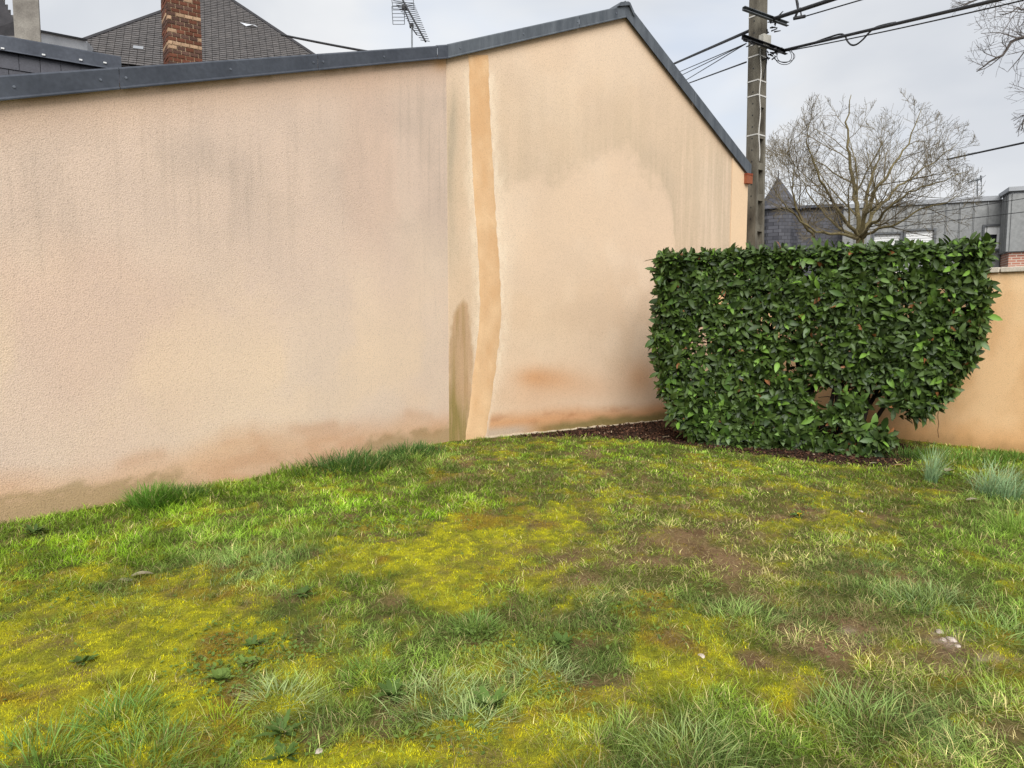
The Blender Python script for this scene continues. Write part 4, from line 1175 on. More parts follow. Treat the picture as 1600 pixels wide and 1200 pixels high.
def leaf_positions(n):
    z = RNG.uniform(0.02, HTOP, n)
    kind = RNG.random(n)
    s = s_left(z) + RNG.random(n) * (s_right(z) - s_left(z))
    w = np.where(kind < 0.62, np.abs(RNG.normal(0, 0.07, n)), np.where(kind < 0.75, HDEP - np.abs(RNG.normal(0, .08, n)), RNG.uniform(0.05, HDEP, n)))
    # ends and top get their own skins
    e = RNG.random(n)
    z = np.where(e < 0.10, HTOP - np.abs(RNG.normal(0, .05, n)), z)
    sl, sr = s_left(z), s_right(z)
    s = np.where((e > 0.10) & (e < 0.16), sl + np.abs(RNG.normal(0, .06, n)), s)
    s = np.where((e > 0.16) & (e < 0.25), sr - np.abs(RNG.normal(0, .06, n)), s)
    w = np.where((e < 0.25), RNG.uniform(0, HDEP, n), w)
    w = w + front_w(z)
    # uneven trimming, and lower leaves thin out
    bulge = 0.08 * (fbm(s * 2.2, z * 2.2, 3, 201) - 0.5) * 2
    w = w - bulge * (w < 0.4)
    z = z + 0.035 * (fbm(s * 5, w * 5, 2, 203) - 0.5) * (z > 2.2)
    P = hedge_p(s, w, z)
    px, py = project(P)
    p = 0.55 + 1.3 * sstep(0.30, 0.55, fbm(s * 7, z * 7, 2, 207))
    for gx_, gy_, rx, ry, k in GAPS:
        p = p * (1 - k * np.exp(-(((px - gx_) / (rx * 1.2)) ** 2 + ((py - gy_) / (ry * 1.2)) ** 2) ** 2))
    p = p * np.where(z < 0.75, np.interp(s, [0, 1.3, 1.8, 3], [1, .95, .75, .7]), 1.0)
    keep = RNG.random(n) < p
    return P[keep], s[keep], w[keep], z[keep]

def leaf_template():
    """unit leaf along +x, blade in xy, slightly folded and arched"""
    rows = [(0.0, 0.0), (0.22, 0.27), (0.52, 0.39), (0.80, 0.27), (1.0, 0.0)]
    v = [(0, 0, 0)]
    for t, w in rows[1:4]:
        arch = 0.22 * t * t
        v += [(t, -w / 2 * 1.0, 0.055 * w / .4 - arch), (t, 0, -arch), (t, w / 2, 0.055 * w / .4 - arch)]
    v.append((1.0, 0, -0.24))
    f = [(0, 2, 1), (0, 3, 2)]
    for b in (1, 4):
        f += [(b, b + 1, b + 4), (b, b + 4, b + 3), (b + 1, b + 2, b + 5), (b + 1, b + 5, b + 4)]
    f += [(7, 8, 10), (8, 9, 10)]
    return np.array(v), np.array(f)
LT, LF = leaf_template()
def leaf_frames(P, s, w, z):
    """axes of each leaf: direction, side, normal"""
    n = len(P)
    out = np.zeros((n, 3))
    A3 = np.array(ha); B3 = np.array(hb)
    out += -B3[None] * np.clip(1.2 - w / 0.25, 0.15, 1)[:, None]
    out += B3[None] * np.clip((w - HDEP + .25) / .25, 0, 1)[:, None]
    out[:, 2] += np.clip((z - HTOP + .16) / .16, 0, 1) * 1.3
    out += -A3[None] * np.clip(1 - (s - s_left(z)) / .15, 0, 1)[:, None] * 1.2
    out += A3[None] * np.clip(1 - (s_right(z) - s) / .15, 0, 1)[:, None] * 1.2
    # leaf tips point outward and sideways, blades face up and out
    side = RNG.normal(0, 1, (n, 3)); side[:, 2] *= 0.6
    d = out * RNG.uniform(0.2, 0.8, n)[:, None] + side * 0.75
    d[:, 2] -= RNG.uniform(-0.35, 0.75, n) * (z < HTOP - .12) - 0.3 * (z >= HTOP - .12)
    d /= np.linalg.norm(d, axis=1)[:, None]
    nr = out * 0.8 + RNG.normal(0, 0.42, (n, 3)); nr[:, 2] += 0.65
    nr -= d * (nr * d).sum(1)[:, None]
    nr /= np.linalg.norm(nr, axis=1)[:, None]
    sd_ = np.cross(nr, d)
    return d, sd_, nr
P, s_, w_, z_ = leaf_positions(5900)
ax_s, _, _ = leaf_frames(P, s_, w_, z_)
def whorls(P, s, w, z, per=6):
    """shoots carry whorls of leaves round an axis that points out of the hedge"""
    n = len(P)
    out = np.zeros((n, 3)); A3 = np.array(ha); B3 = np.array(hb)
    out += -B3[None] * np.clip(1.2 - w / 0.3, 0.2, 1)[:, None] + B3[None] * (1.3 * np.clip((w - HDEP + .25) / .25, 0, 1))[:, None]
    out[:, 2] += np.clip((z - HTOP + .2) / .2, 0, 1) * 1.3 + .35
    out += -A3[None] * np.clip(1 - (s - s_left(z)) / .2, 0, 1)[:, None] * 1.1 + A3[None] * np.clip(1 - (s_right(z) - s) / .2, 0, 1)[:, None] * 1.1
    out /= np.linalg.norm(out, axis=1)[:, None]
    axis = out + RNG.normal(0, .42, (n, 3)); axis /= np.linalg.norm(axis, axis=1)[:, None]
    ref = np.cross(axis, RNG.normal(0, 1, (n, 3))); ref /= np.linalg.norm(ref, axis=1)[:, None]
    oth = np.cross(axis, ref)
    Ps, D, S, Nn, ii = [], [], [], [], []
    for k in range(per):
        keep = RNG.random(n) < (1.0 if k < 4 else .75)
        an = k * 2.4 + RNG.normal(0, .25, n)
        th = np.clip(RNG.normal(1.15 - .10 * k, .22, n), .25, 1.6)
        rad = ref * np.cos(an)[:, None] + oth * np.sin(an)[:, None]
        d = axis * np.cos(th)[:, None] + rad * np.sin(th)[:, None]
        d[:, 2] -= .22
        d /= np.linalg.norm(d, axis=1)[:, None]
        nr = axis * np.sin(th)[:, None] - rad * np.cos(th)[:, None] + RNG.normal(0, .18, (n, 3))
        nr -= d * (nr * d).sum(1)[:, None]; nr /= np.linalg.norm(nr, axis=1)[:, None]
        p = P + axis * (.010 * k - .03) - out * .045 + RNG.normal(0, .012, (n, 3))
        Ps.append(p[keep]); D.append(d[keep]); Nn.append(nr[keep]); S.append(np.cross(nr, d)[keep]); ii.append(np.where(keep)[0])
    return [np.concatenate(q) for q in (Ps, D, S, Nn, ii)]
P, d_, sd_, nr_, ix_ = whorls(P, s_, w_, z_)
s_, w_, z_ = s_[ix_], w_[ix_], z_[ix_]
shoot_tone = RNG.random(9000)[ix_]
P[:, 2] = np.maximum(P[:, 2], 0.03)
size = RNG.choice([0.6, 0.8, 1.0, 1.25], len(P), p=[.2, .35, .3, .15]) * RNG.uniform(0.110, 0.150, len(P)) * np.where(z_ < .6, 1.1, 1.0)
# the 300 largest leaves on the front skin are pieces of their own
front = np.where((w_ < 0.06) & (z_ < HTOP - .03))[0]
pick = front[np.argsort(-size[front])[:300]]
rest = np.ones(len(P), bool); rest[pick] = False
hedge = thing('laurel_hedge', 'dense dark green laurel hedge clipped into a block in front of the walls', 'hedge', HL + ha * 1.6 + hb * 0.4)
def leaf_cols(n, z):
    t = np.clip(0.55 * RNG.random(n) + 0.6 * shoot_tone[R] - .05, 0, 1)
    c = mixn(np.tile(nlin((32, 46, 21), .95), (n, 1)), nlin((78, 100, 42), .95), t)
    young = RNG.random(n) < 0.10
    c[young] = mixn(c[young], nlin((112, 148, 58), 1.0), RNG.uniform(.3, 1, young.sum()))
    grey = RNG.random(n) < 0.08
    c[grey] = mixn(c[grey], nlin((104, 124, 80), 0.9), RNG.uniform(.3, .8, grey.sum()))
    br = RNG.random(n) < 0.008
    c[br] = nlin((140, 92, 56), 0.9)
    return c
def place(T, P, d, sd, nr, sz):
    return (P[:, None, :] + sz[:, None, None] * (T[None, :, 0:1] * d[:, None, :] + T[None, :, 1:2] * sd[:, None, :] + T[None, :, 2:3] * nr[:, None, :])).reshape(-1, 3)
R = np.where(rest)[0]
V = place(LT, P[R], d_[R], sd_[R], nr_[R], size[R])
Fc = ((np.arange(len(R)) * len(LT))[:, None, None] + LF[None]).reshape(-1, 3)
lc = leaf_cols(len(R), z_[R])
ribs = np.ones(len(LT)); ribs[[2, 5, 8]] = 1.25
Cc = (lc[:, None, :] * ribs[None, :, None]).reshape(-1, 3)
o = np_mesh('foliage', V, Fc, M['hedge_leaf'], hedge, Cc, True)
o['kind'] = 'stuff'
lm = bpy.data.meshes.new('leaf'); lm.from_pydata([tuple(v) for v in LT], [], [tuple(int(i) for i in f) for f in LF])
lm.materials.append(M['hedge_leaf_single']); lm.polygons.foreach_set('use_smooth', [True] * len(lm.polygons))
hp = Matrix.Translation(-Vector(hedge.location))
for i in pick:
    o = bpy.data.objects.new('leaf', lm)
    COL.objects.link(o)
    o.parent = hedge; o.matrix_parent_inverse = hp
    m3 = Matrix(((d_[i][0], sd_[i][0], nr_[i][0], P[i][0]), (d_[i][1], sd_[i][1], nr_[i][1], P[i][1]), (d_[i][2], sd_[i][2], nr_[i][2], P[i][2]), (0, 0, 0, 1)))
    o.matrix_basis = m3 @ Matrix.Scale(float(size[i]), 4)
# stems and twigs inside
for s0, w0 in ((0.85, .45), (1.2, .4), (1.65, .5), (2.0, .38), (2.25, .5), (2.45, .42)):
    mb = MB()
    for k in range(4):
        pts = []
        sx, wx = s0, w0
        top = random.uniform(1.5, 2.2)
        ls = random.uniform(-.5, .9) if s0 > 1.5 else random.uniform(-.7, .5)
        lw = random.uniform(-.25, .25)
        for j in range(9):
            t = j / 8
            q = hedge_p(np.array([sx + ls * t ** .8 + random.uniform(-.02, .02)]), np.array([wx + lw * t]), np.array([top * t - .05]))[0]
            pts.append(q)
        mb.tube(pts, [0.034 * (1 - .75 * j / 8) for j in range(9)], 6)
        for j in range(3, 9):
            for _ in range(3):
                p0 = Vector(pts[j]); dv = Vector((random.uniform(-1, 1), random.uniform(-1, .6), random.uniform(-.1, .9))).normalized() * random.uniform(.15, .4)
                mb.tube([p0, p0 + dv * .5 + UP * .02, p0 + dv], [.007, .005, .003], 4)
    mb.build('stem', M['hedge_stem'], hedge, True)

# ------------------------------------------------------------------ bare trees
class Tree:
    def __init__(self, seed, inside, twig_r=0.004):
        self.r = random.Random(seed); self.big = MB(); self.fine = MB(); self.inside = inside; self.tw = twig_r; self.n = 0
    def limb(self, pts, rads):
        """smooth a hand-drawn limb and let it branch"""
        P = []; R_ = []
        for i in range(len(pts) - 1):
            for k in range(4):
                t = k / 4
                P.append(pts[i].lerp(pts[i + 1], t)); R_.append(rads[i] * (1 - t) + rads[i + 1] * t)
        P.append(pts[-1]); R_.append(rads[-1])
        r = self.r
        for i in range(1, len(P) - 1):
            P[i] = P[i] + Vector((r.uniform(-1, 1), r.uniform(-1, 1), r.uniform(-1, 1))) * 0.035
        self.big.tube(P, R_, 7)
        return P, R_
    def sprout(self, P, R_, depth, lo=0.25, num=8, ratio=0.5, length=None):
        r = self.r
        n = len(P)
        for k in range(num):
            t = lo + (1 - lo) * (k + r.random()) / num
            i = min(n - 2, int(t * (n - 1)))
            p = P[i]; d = (P[i + 1] - P[max(0, i - 1)]).normalized()
            side = d.cross(Vector((r.uniform(-1, 1), r.uniform(-1, 1), r.uniform(-1, 1))))
            if side.length < .05: continue
            side.normalize()
            a = r.uniform(.45, 1.05)
            nd = (d * math.cos(a) + side * math.sin(a) + UP * 0.12).normalized()
            L = length * r.uniform(.6, 1.2) * (1.05 - .45 * t)
            self.branch(p, nd, L, R_[i] * r.uniform(.42, .62), depth)
    def branch(self, p, d, L, rad, depth):
        if self.n > 26000: return
        self.n += 1
        r = self.r
        nseg = 5 if depth > 1 else 4
        pts = [p]; rads = [max(rad, self.tw)]
        dd = d
        curl = Vector((r.uniform(-1, 1), r.uniform(-1, 1), r.uniform(-.4, 1))) * .22
        for k in range(nseg):
            dd = (dd + curl * .5 + Vector((r.uniform(-1, 1), r.uniform(-1, 1), r.uniform(-1, 1))) * .20).normalized()
            q = pts[-1] + dd * (L / nseg)
            if not self.inside(q): break
            pts.append(q); rads.append(max(rad * (1 - .7 * (k + 1) / nseg), self.tw * .75))
        if len(pts) < 2: return
        (self.big if rad > .022 else self.fine).tube(pts, rads, 5 if rad > .02 else 3, False)
        if depth > 0 and len(pts) > 2:
            self.sprout(pts, rads, depth - 1, .15, 4 if depth > 1 else 3, .5, L * .76)

TD = 18.0
def canopy(q):
    px, py = project(np.array([[q.x, q.y, q.z]]))
    px, py = float(px[0]), float(py[0])
    wob = 18 * math.sin(px * .055) + 10 * math.sin(px * .13 + 1)
    e1 = ((px - 1365) / 178) ** 2 + ((py - 275) / (142 + wob)) ** 2 < 1
    e2 = ((px - 1235) / 48) ** 2 + ((py - 270) / 84) ** 2 < 1
    return (e1 or e2) and py < 385 and abs(q.y - TD) < 2.8
tp = lambda px, py, dy=0.0: at_y(px, py, TD + dy)
tree = thing('bare_tree', 'leafless spreading tree with olive brown branches behind the hedge', 'tree', (tp(1345, 500).x, TD, 0))
T = Tree(5, canopy, 0.0038)
base = Vector((tp(1345, 500).x, TD, -0.1))
fork = tp(1344, 372)
trunkP, trunkR = T.limb([base, tp(1346, 440), fork], [.13, .11, .10])
trunk_mb = T.big; T.big = MB()
limbs = [
    ([fork, tp(1338, 330, .1), tp(1334, 285, .3), tp(1328, 240, .2), tp(1322, 190, .3), tp(1330, 148, .2)], .085),
    ([fork, tp(1352, 335, -.3), tp(1366, 300, -.7), tp(1392, 265, -.9), tp(1418, 225, -.8), tp(1440, 170, -.8)], .075),
    ([fork, tp(1358, 345, .4), tp(1385, 310, .9), tp(1412, 285, 1.1), tp(1455, 255, 1.4), tp(1495, 225, 1.2)], .07),
    ([fork, tp(1322, 345, -.3), tp(1303, 318, -.8), tp(1282, 280, -1.2), tp(1262, 235, -1.3), tp(1265, 190, -1.3)], .065),
    ([fork, tp(1318, 360, .6), tp(1290, 338, 1.2), tp(1262, 300, 1.5), tp(1240, 262, 1.6)], .055),
    ([fork, tp(1320, 367, -.4), tp(1275, 362, -1.0), tp(1245, 340, -1.3), tp(1218, 312, -1.5), tp(1205, 285, -1.5)], .055),
    ([fork, tp(1365, 362, -.8), tp(1400, 350, -1.4), tp(1440, 327, -1.6), tp(1480, 315, -1.8), tp(1506, 298, -1.8)], .05),
    ([fork, tp(1350, 340, 1.0), tp(1356, 300, 1.5), tp(1372, 250, 1.8), tp(1380, 200, 1.6)], .06),
    ([fork, tp(1362, 350, -1.), tp(1388, 326, -1.7), tp(1420, 300, -2.), tp(1462, 285, -2.1), tp(1510, 268, -2.0)], .055),
    ([tp(1272, 372, -.8), tp(1252, 345, -1.), tp(1238, 310, -1.1), tp(1240, 270, -1.), tp(1232, 220, -.9)], .045)]
for pts, r0 in limbs:
    P_, R2 = T.limb(pts, [r0 * .8 * (1 - .88 * i / (len(pts) - 1)) for i in range(len(pts))])
    T.sprout(P_, R2, 3, .15, 10, .5, 1.7)
trunk_mb.build('trunk', M['bark'], tree, True)
T.big.build('limbs', M['bark'], tree, True)
o = T.fine.build('crown', M['twig'], tree, False, False)

# branches of a second tree reaching in at the top right; its trunk stands outside the picture
TD2 = 12.5
def canopy2(q):
    px, py = project(np.array([[q.x, q.y, q.z]]))
    px, py = float(px[0]), float(py[0])
    lim = np.interp(py, [-300, 0, 40, 110, 135, 160, 215, 230], [1380, 1485, 1480, 1518, 1560, 1570, 1588, 1650])
    return px > lim and abs(q.y - TD2) < 3
tp2 = lambda px, py, dy=0.0: at_y(px, py, TD2 + dy)
tree2 = thing('overhanging_tree', 'bare grey twigs hanging into the sky at the top right corner', 'tree', (tp2(1850, 500).x, TD2, 0))
T2 = Tree(9, canopy2, 0.0032)
b2 = Vector((tp2(1850, 500).x, TD2, -0.1))
T2.limb([b2, tp2(1855, 300), tp2(1845, 120), tp2(1830, -60), tp2(1800, -260)], [.22, .18, .15, .11, .06])
tr2 = T2.big; T2.big = MB()
for pts, r0 in [([tp2(1845, 120), tp2(1760, 60, -.4), tp2(1660, 40, -.6), tp2(1590, 62, -.7), tp2(1555, 90, -.8), tp2(1526, 112, -.8)], .05),
                ([tp2(1848, 170), tp2(1760, 150, .4), tp2(1660, 150, .6), tp2(1605, 175, .6), tp2(1595, 205, .6)], .045),
                ([tp2(1838, 20), tp2(1740, -20, -.5), tp2(1640, -25, -.7), tp2(1560, -12, -.9), tp2(1500, 12, -.9)], .045),
                ([tp2(1840, 60), tp2(1740, 10, .5), tp2(1660, 0, .9), tp2(1600, 12, 1.), tp2(1562, 22, 1.)], .045),
                ([tp2(1842, 90), tp2(1760, 90, .8), tp2(1680, 85, .9), tp2(1620, 60, .9), tp2(1588, 50, .9)], .04)]:
    P_, R2 = T2.limb(pts, [r0 * (1 - .85 * i / (len(pts) - 1)) for i in range(len(pts))])
    T2.sprout(P_, R2, 2, .35, 10, .5, 1.05)
tr2.build('trunk', M['bark'], tree2, True)
T2.big.build('limbs', M['twig_grey'], tree2, True)
T2.fine.build('crown', M['twig_grey'], tree2, False, False)

# ------------------------------------------------------------------ concrete power pole
PY = 13.0
pole_top = at_y(1186, -60, PY); pole_ref = at_y(1178.5, 375, PY)
pdir = (pole_top - pole_ref).normalized()
pole_base = pole_ref - pdir * ((pole_ref.z + 0.2) / pdir.z)
pole = thing('power_pole', 'weathered concrete power pole with crossarms beside the gable', 'power pole', (pole_base.x, pole_base.y, 0))
ph = math.radians(33)
pe1 = Vector((math.cos(ph), math.sin(ph), 0)); pe2 = Vector((-math.sin(ph), math.cos(ph), 0))   # face normals
# right face looks towards (+x,-y), left face towards (-x,-y)
fR = Vector((math.sin(math.radians(38)), -math.cos(math.radians(38)), 0)); fL = Vector((-math.cos(math.radians(38)), -math.sin(math.radians(38)), 0))
def pole_c(z): return pole_base + pdir * ((z - pole_base.z) / pdir.z)
def half(z): t = z / 8.5; return 0.118 - 0.02 * t, 0.150 - 0.03 * t     # along fR, along fL
mb = MB()
ztop = pole_top.z + 0.4
zs = [-0.2]
cells = []
z = 0.6
while z < 5.35:
    cells.append((z, z + 0.42)); z += 0.54
def corner(z, a, b, inset=0.0):
    hr, hl = half(z)
    c = pole_c(z)
    return c + fR * (hr * a) + fL * (hl * b)
# left, back and far faces as plain tapering walls
lv = [-0.2, ztop]
for (a0, b0, a1, b1) in ((-1, 1, 1, 1), (-1, -1, -1, 1), (1, -1, -1, -1)):
    mb.add([corner(lv[0], a0, b0), corner(lv[0], a1, b1), corner(lv[1], a1, b1), corner(lv[1], a0, b0)], [(0, 1, 2, 3)])
mb.add([corner(ztop, -1, -1), corner(ztop, 1, -1), corner(ztop, 1, 1), corner(ztop, -1, 1)], [(0, 1, 2, 3)])
# right face: a ladder of recesses with a solid head
def rf(z, b, dep=0.0): return corner(z, 1, b) - fR * dep
bb = 0.55
def quad(*q): mb.add(list(q), [(0, 1, 2, 3)])
edges = [-0.2] + [e for c in cells for e in c] + [ztop]
for s0, s1 in ((-1, -bb), (bb, 1)):
    quad(rf(-0.2, s0), rf(-0.2, s1), rf(ztop, s1), rf(ztop, s0))
for i in range(len(edges) - 1):
    a, b = edges[i], edges[i + 1]
    if i % 2 == 0: quad(rf(a, -bb), rf(a, bb), rf(b, bb), rf(b, -bb))
    else:
        D = 0.075
        quad(rf(a, -bb, D), rf(a, bb, D), rf(b, bb, D), rf(b, -bb, D))
        quad(rf(a, -bb), rf(a, -bb, D), rf(b, -bb, D), rf(b, -bb)); quad(rf(a, bb), rf(b, bb), rf(b, bb, D), rf(a, bb, D))
        quad(rf(a, -bb), rf(a, bb), rf(a, bb, D), rf(a, -bb, D)); quad(rf(b, -bb), rf(b, -bb, D), rf(b, bb, D), rf(b, bb))
mb.build('shaft', M['concrete_pole'], pole)
for z in np.arange(3.4, ztop - .3, 0.2):       # bolt holes up the left face
    c = corner(z, 0.1, 1); s = MB(); s.tube([c - fL * .004, c + fL * .003], 0.013, 8); s.build('bolt_hole', M['black_metal'], pole)
def zpole(py): return at_y(1182, py, PY).z
def band(py, mat, hgt=0.018, grow=0.006, tilt=0.0):
    z = zpole(py)
    m2 = MB()
    ring = []
    for zz in (z - hgt / 2, z + hgt / 2):
        hr, hl = half(zz); c = pole_c(zz)
        ring.append([c + fR * ((hr + grow) * a) + fL * ((hl + grow) * b) for a, b in ((1, 1), (1, -1), (-1, -1), (-1, 1))])
    for i in range(4):
        j = (i + 1) % 4
        m2.add([ring[0][i], ring[0][j], ring[1][j], ring[1][i]], [(0, 1, 2, 3)])
    m2.build('strap', mat, pole)
for py in (28, 72, 90.5, 129, 152, 213): band(py, M['cable_white'], 0.022 if py != 72 else 0.03)
# white service cable down the front edge
m2 = MB()
pp = []
for k, py in enumerate(range(70, 262, 8)):
    z = zpole(py); hr, hl = half(z)
    pp.append(pole_c(z) + fR * (hr + .014) + fL * (hl * .62 + .02 * math.sin(k * .8)))
m2.tube(pp, 0.011, 6); m2.build('service_cable', M['cable_white'], pole, True)
m2 = MB(); pp = []
for k, py in enumerate(range(75, 130, 5)):
    z = zpole(py); hr, hl = half(z)
    pp.append(pole_c(z) + fR * (hr + .02) + fL * (hl * (-.4 - .4 * math.sin(k * .42))))
m2.tube(pp, 0.008, 5); m2.build('loose_cable', M['cable'], pole, True)
m2 = MB(); pp = []
for k, py in enumerate(range(-40, 420, 20)):
    z = zpole(py); hr, hl = half(z)
    pp.append(pole_c(z) + fR * (hr * .4) - fL * (hl + .03))
m2.tube(pp, 0.018, 6); m2.build('conduit', M['cable'], pole, True)
m2 = MB()
for k in range(5):
    z = zpole(205) ; 
# junction box
c = at_y(1195, 65, PY - .25)
m2 = MB(); m2.box(c, .19, .12, .21, (Vector((.86, .5, 0)), Vector((-.5, .86, 0)), UP)); o = m2.build('junction_box', M['box_grey'], pole)
bv = o.modifiers.new('bevel', 'BEVEL'); bv.width = .012; bv.segments = 2
# steel crossarms
def arm(p0, p1, w, mat):
    m2 = MB(); a, b = p0, p1
    d = (b - a).normalized(); s = d.cross(UP).normalized(); t = s.cross(d)
    m2.bar(a, b, 0.012, w, UP); m2.bar(a + t * w / 2 + s * .03, b + t * w / 2 + s * .03, .06, .008, UP); m2.bar(a - t * w / 2 + s * .03, b - t * w / 2 + s * .03, .06, .008, UP)
    return m2.build('crossarm', mat, pole)
a0, a1 = at_y(1160, 14, PY - .55), at_y(1229, 39, PY - .10); arm(a0, a1, 0.055, M['grey_metal'])
b0, b1 = at_y(1159, 58.5, PY - .55), at_y(1227, 83, PY - .10); arm(b0, b1, 0.06, M['black_metal'])
def clump(px, py, Y, w, h, n, seed, name='fitting'):
    r = random.Random(seed); m2 = MB()
    for _ in range(n):
        p = at_y(px + r.uniform(-w, w), py + r.uniform(-h, h), Y + r.uniform(-.08, .08)); q = p + Vector((r.uniform(-.12, .12), r.uniform(-.08, .08), r.uniform(-.06, .06)))
        m2.tube([p, q], [.014, .008], 5)
    return m2.build(name, M['black_metal'], pole)
clump(1212, 30, PY - .2, 10, 6, 16, 1); clump(1214, 78, PY - .2, 9, 5, 16, 2); clump(1203, 88, PY - .1, 7, 6, 8, 3); clump(1169, 68, PY - .55, 4, 4, 7, 4); clump(1204, 46, PY - .1, 6, 5, 6, 5)
m2 = MB()
for k, (rx, ry, ph_) in enumerate(((14, 13, 0), (11, 10, .4), (16, 9, -.2))):
    pp = [at_y(1226 + rx * math.cos(a + ph_) * (1 if math.cos(a + ph_) > 0 else 1.1), 88 + ry * math.sin(a + ph_), PY - .1) for a in np.linspace(-1.2, 3.3, 20)]
    m2.tube(pp, 0.006, 4)
m2.build('cable_loop', M['cable'], pole, True)
# insulator and tail above the upper arm
m2 = MB(); m2.tube([at_y(1243, -8, PY - .1), at_y(1246, 6, PY - .1), at_y(1247, 16, PY - .1), at_y(1242, 28, PY - .1)], [.02, .025, .02, .02], 6)
m2.tube([at_y(1250, 12, PY - .1), at_y(1252, 24, PY - .1), at_y(1244, 28, PY - .1)], .014, 6); m2.tube([at_y(1240, 29, PY - .1), at_y(1258, 25.5, PY - .1)], .03, 7); m2.build('insulator', M['black_metal'], pole, True)

def wire(p0, p1, r, sag, label, name='overhead_wire', mat='cable', group='wires strung from the pole', mids=None, n=20):
    pts = []
    if mids:
        ctl = [p0] + mids + [p1]
        for i in range(len(ctl) - 1):
            a_, b_2, c_2, d_2 = ctl[max(i - 1, 0)], ctl[i], ctl[i + 1], ctl[min(i + 2, len(ctl) - 1)]
            for k in range(5):
                t = k / 5
                pts.append(0.5 * ((2 * b_2) + (c_2 - a_) * t + (2 * a_ - 5 * b_2 + 4 * c_2 - d_2) * t * t + (3 * b_2 - a_ - 3 * c_2 + d_2) * t ** 3))
        pts.append(p1)
    else:
        for k in range(n + 1):
            t = k / n
            pts.append(p0.lerp(p1, t) - UP * (sag * 4 * t * (1 - t)))
    m2 = MB(); m2.tube(pts, r, 6)
    return tag(m2.build(name, M[mat], None, True), label, 'wire', group)
def far(px, py, Y, p, k):        # carry a wire on past a seen point
    q = at_y(px, py, Y); return p + (q - p) * k
pA = at_y(1171, 48, PY); wire(pA, far(1052, 100, 20, pA, 2.0), .028, 0.0, 'thick black cable running from the pole down behind the gable')
pB = at_y(1166, 68, PY - .5)
for (x, y, lab) in ((1062, 112, 'upper of the three thin wires fanning from pole to gable'), (1066, 117, 'middle of the three thin wires fanning from pole to gable'), (1072, 125, 'lowest of the three thin wires fanning from pole to gable')):
    wire(pB, far(x, y, 19, pB, 1.8), .009, 0.0, lab)
pC = at_y(1166, 97, PY); wire(pC, far(1076, 130, 19, pC, 1.8), .014, 0.0, 'single dark wire below the thin fan, from pole to gable')
pD = at_y(1204, 31, PY - .2); wire(pD, far(1310, -4, 11, pD, 3), .032, 0.0, 'thick twisted cable leaving the pole towards the upper right')
pE = at_y(1258, 25.5, PY - .1); wire(pE, far(1345, 0, 12, pE, 3), .011, 0.0, 'thin wire leaving the insulator towards the upper right')
pF = at_y(1222, 79, PY - .1)
wire(pF, far(1558, 0, 8.5, pF, 1.6), .022, 0.0, 'thick telephone cable crossing the sky to the top right')
wire(at_y(1222, 81, PY - .1), far(1560, 3, 8.6, at_y(1222, 81, PY - .1), 1.6), .009, 0.05, 'thin wire hanging just under the thick telephone cable')
lp = [(1240, 75), (1262, 70), (1290, 60), (1312, 53.5), (1320, 56), (1324, 64), (1330, 70), (1338, 69.5), (1348, 62), (1358, 51), (1368, 43), (1385, 38)]
wire(at_y(1226, 78, 12.85), at_y(1400, 35, 10.7), .014, 0, 'cable with a drooping slack loop under the telephone cable', mids=[at_y(x, y, np.interp(x, [1226, 1558], [12.85, 8.5])) for x, y in lp])
wire(at_y(1480, 249, 19.5), far(1600, 223, 16, at_y(1480, 249, 19.5), 2.5), .022, 0.0, 'lone wire right of the bare tree crown', group='wires in the background')
wire(at_y(1330, 352, 20), far(1600, 309, 17, at_y(1330, 352, 20), 1.5), .008, 0.02, 'upper faint wire crossing in front of the grey clad building', group='wires in the background')
wire(at_y(1330, 362, 20), far(1600, 330, 17, at_y(1330, 362, 20), 1.5), .008, 0.02, 'lower faint wire crossing in front of the grey clad building', group='wires in the background')

# ------------------------------------------------------------------ grey clad building, right background
def uv_planar(o, origin, u, v):
    me = o.data
    uvl = me.uv_layers.new(name='UVMap')
    for lp_ in me.loops:
        co = me.vertices[lp_.vertex_index].co - origin
        uvl.data[lp_.index].uv = (co.dot(u), co.dot(v))
ZD0 = 24.0; ZD1 = ZD0 * (180.0 / 194.0)
z0p, z1p = at_y(1318, 320, ZD0), at_y(1567, 306, ZD1)
zh = (z0p.z + z1p.z) / 2
zu = (z1p - z0p); zu.z = 0; zlen = zu.length; zu.normalize(); zn = Vector((zu.y, -zu.x, 0))
zb_ = Vector((z0p.x, z0p.y, 0))
clad = thing('clad_building', 'flat roofed building clad in grey standing seam metal, right background', 'building', zb_)
mb = MB(); mb.extrude([zb_ + UP * -.1, zb_ + zu * (zlen + 6) + UP * -.1, zb_ + zu * (zlen + 6) + UP * (zh - .25), zb_ + UP * (zh - .25)], [p - zn * 8 for p in (zb_ + UP * -.1, zb_ + zu * (zlen + 6) + UP * -.1, zb_ + zu * (zlen + 6) + UP * (zh - .25), zb_ + UP * (zh - .25))])
mb.build('core', M['zinc_trim'], clad)
def zpt(px, py): 
    p = at_plane(px, py, zb_, zn); return (p - zb_).dot(zu), p.z
wins = []
for (xa, ya, xb, yb, kind) in ((1366, 367, 1405, 400, 'shutter'), (1415, 361.5, 1457, 400, 'shutter'), (1538, 354.5, 1560, 389, 'small')):
    ua_, zt_ = zpt(xa, ya); ub_, zbm = zpt(xb, yb); wins.append((ua_, ub_, zbm, zt_, kind))
npan = int(zlen / 0.345); pw = zlen / npan
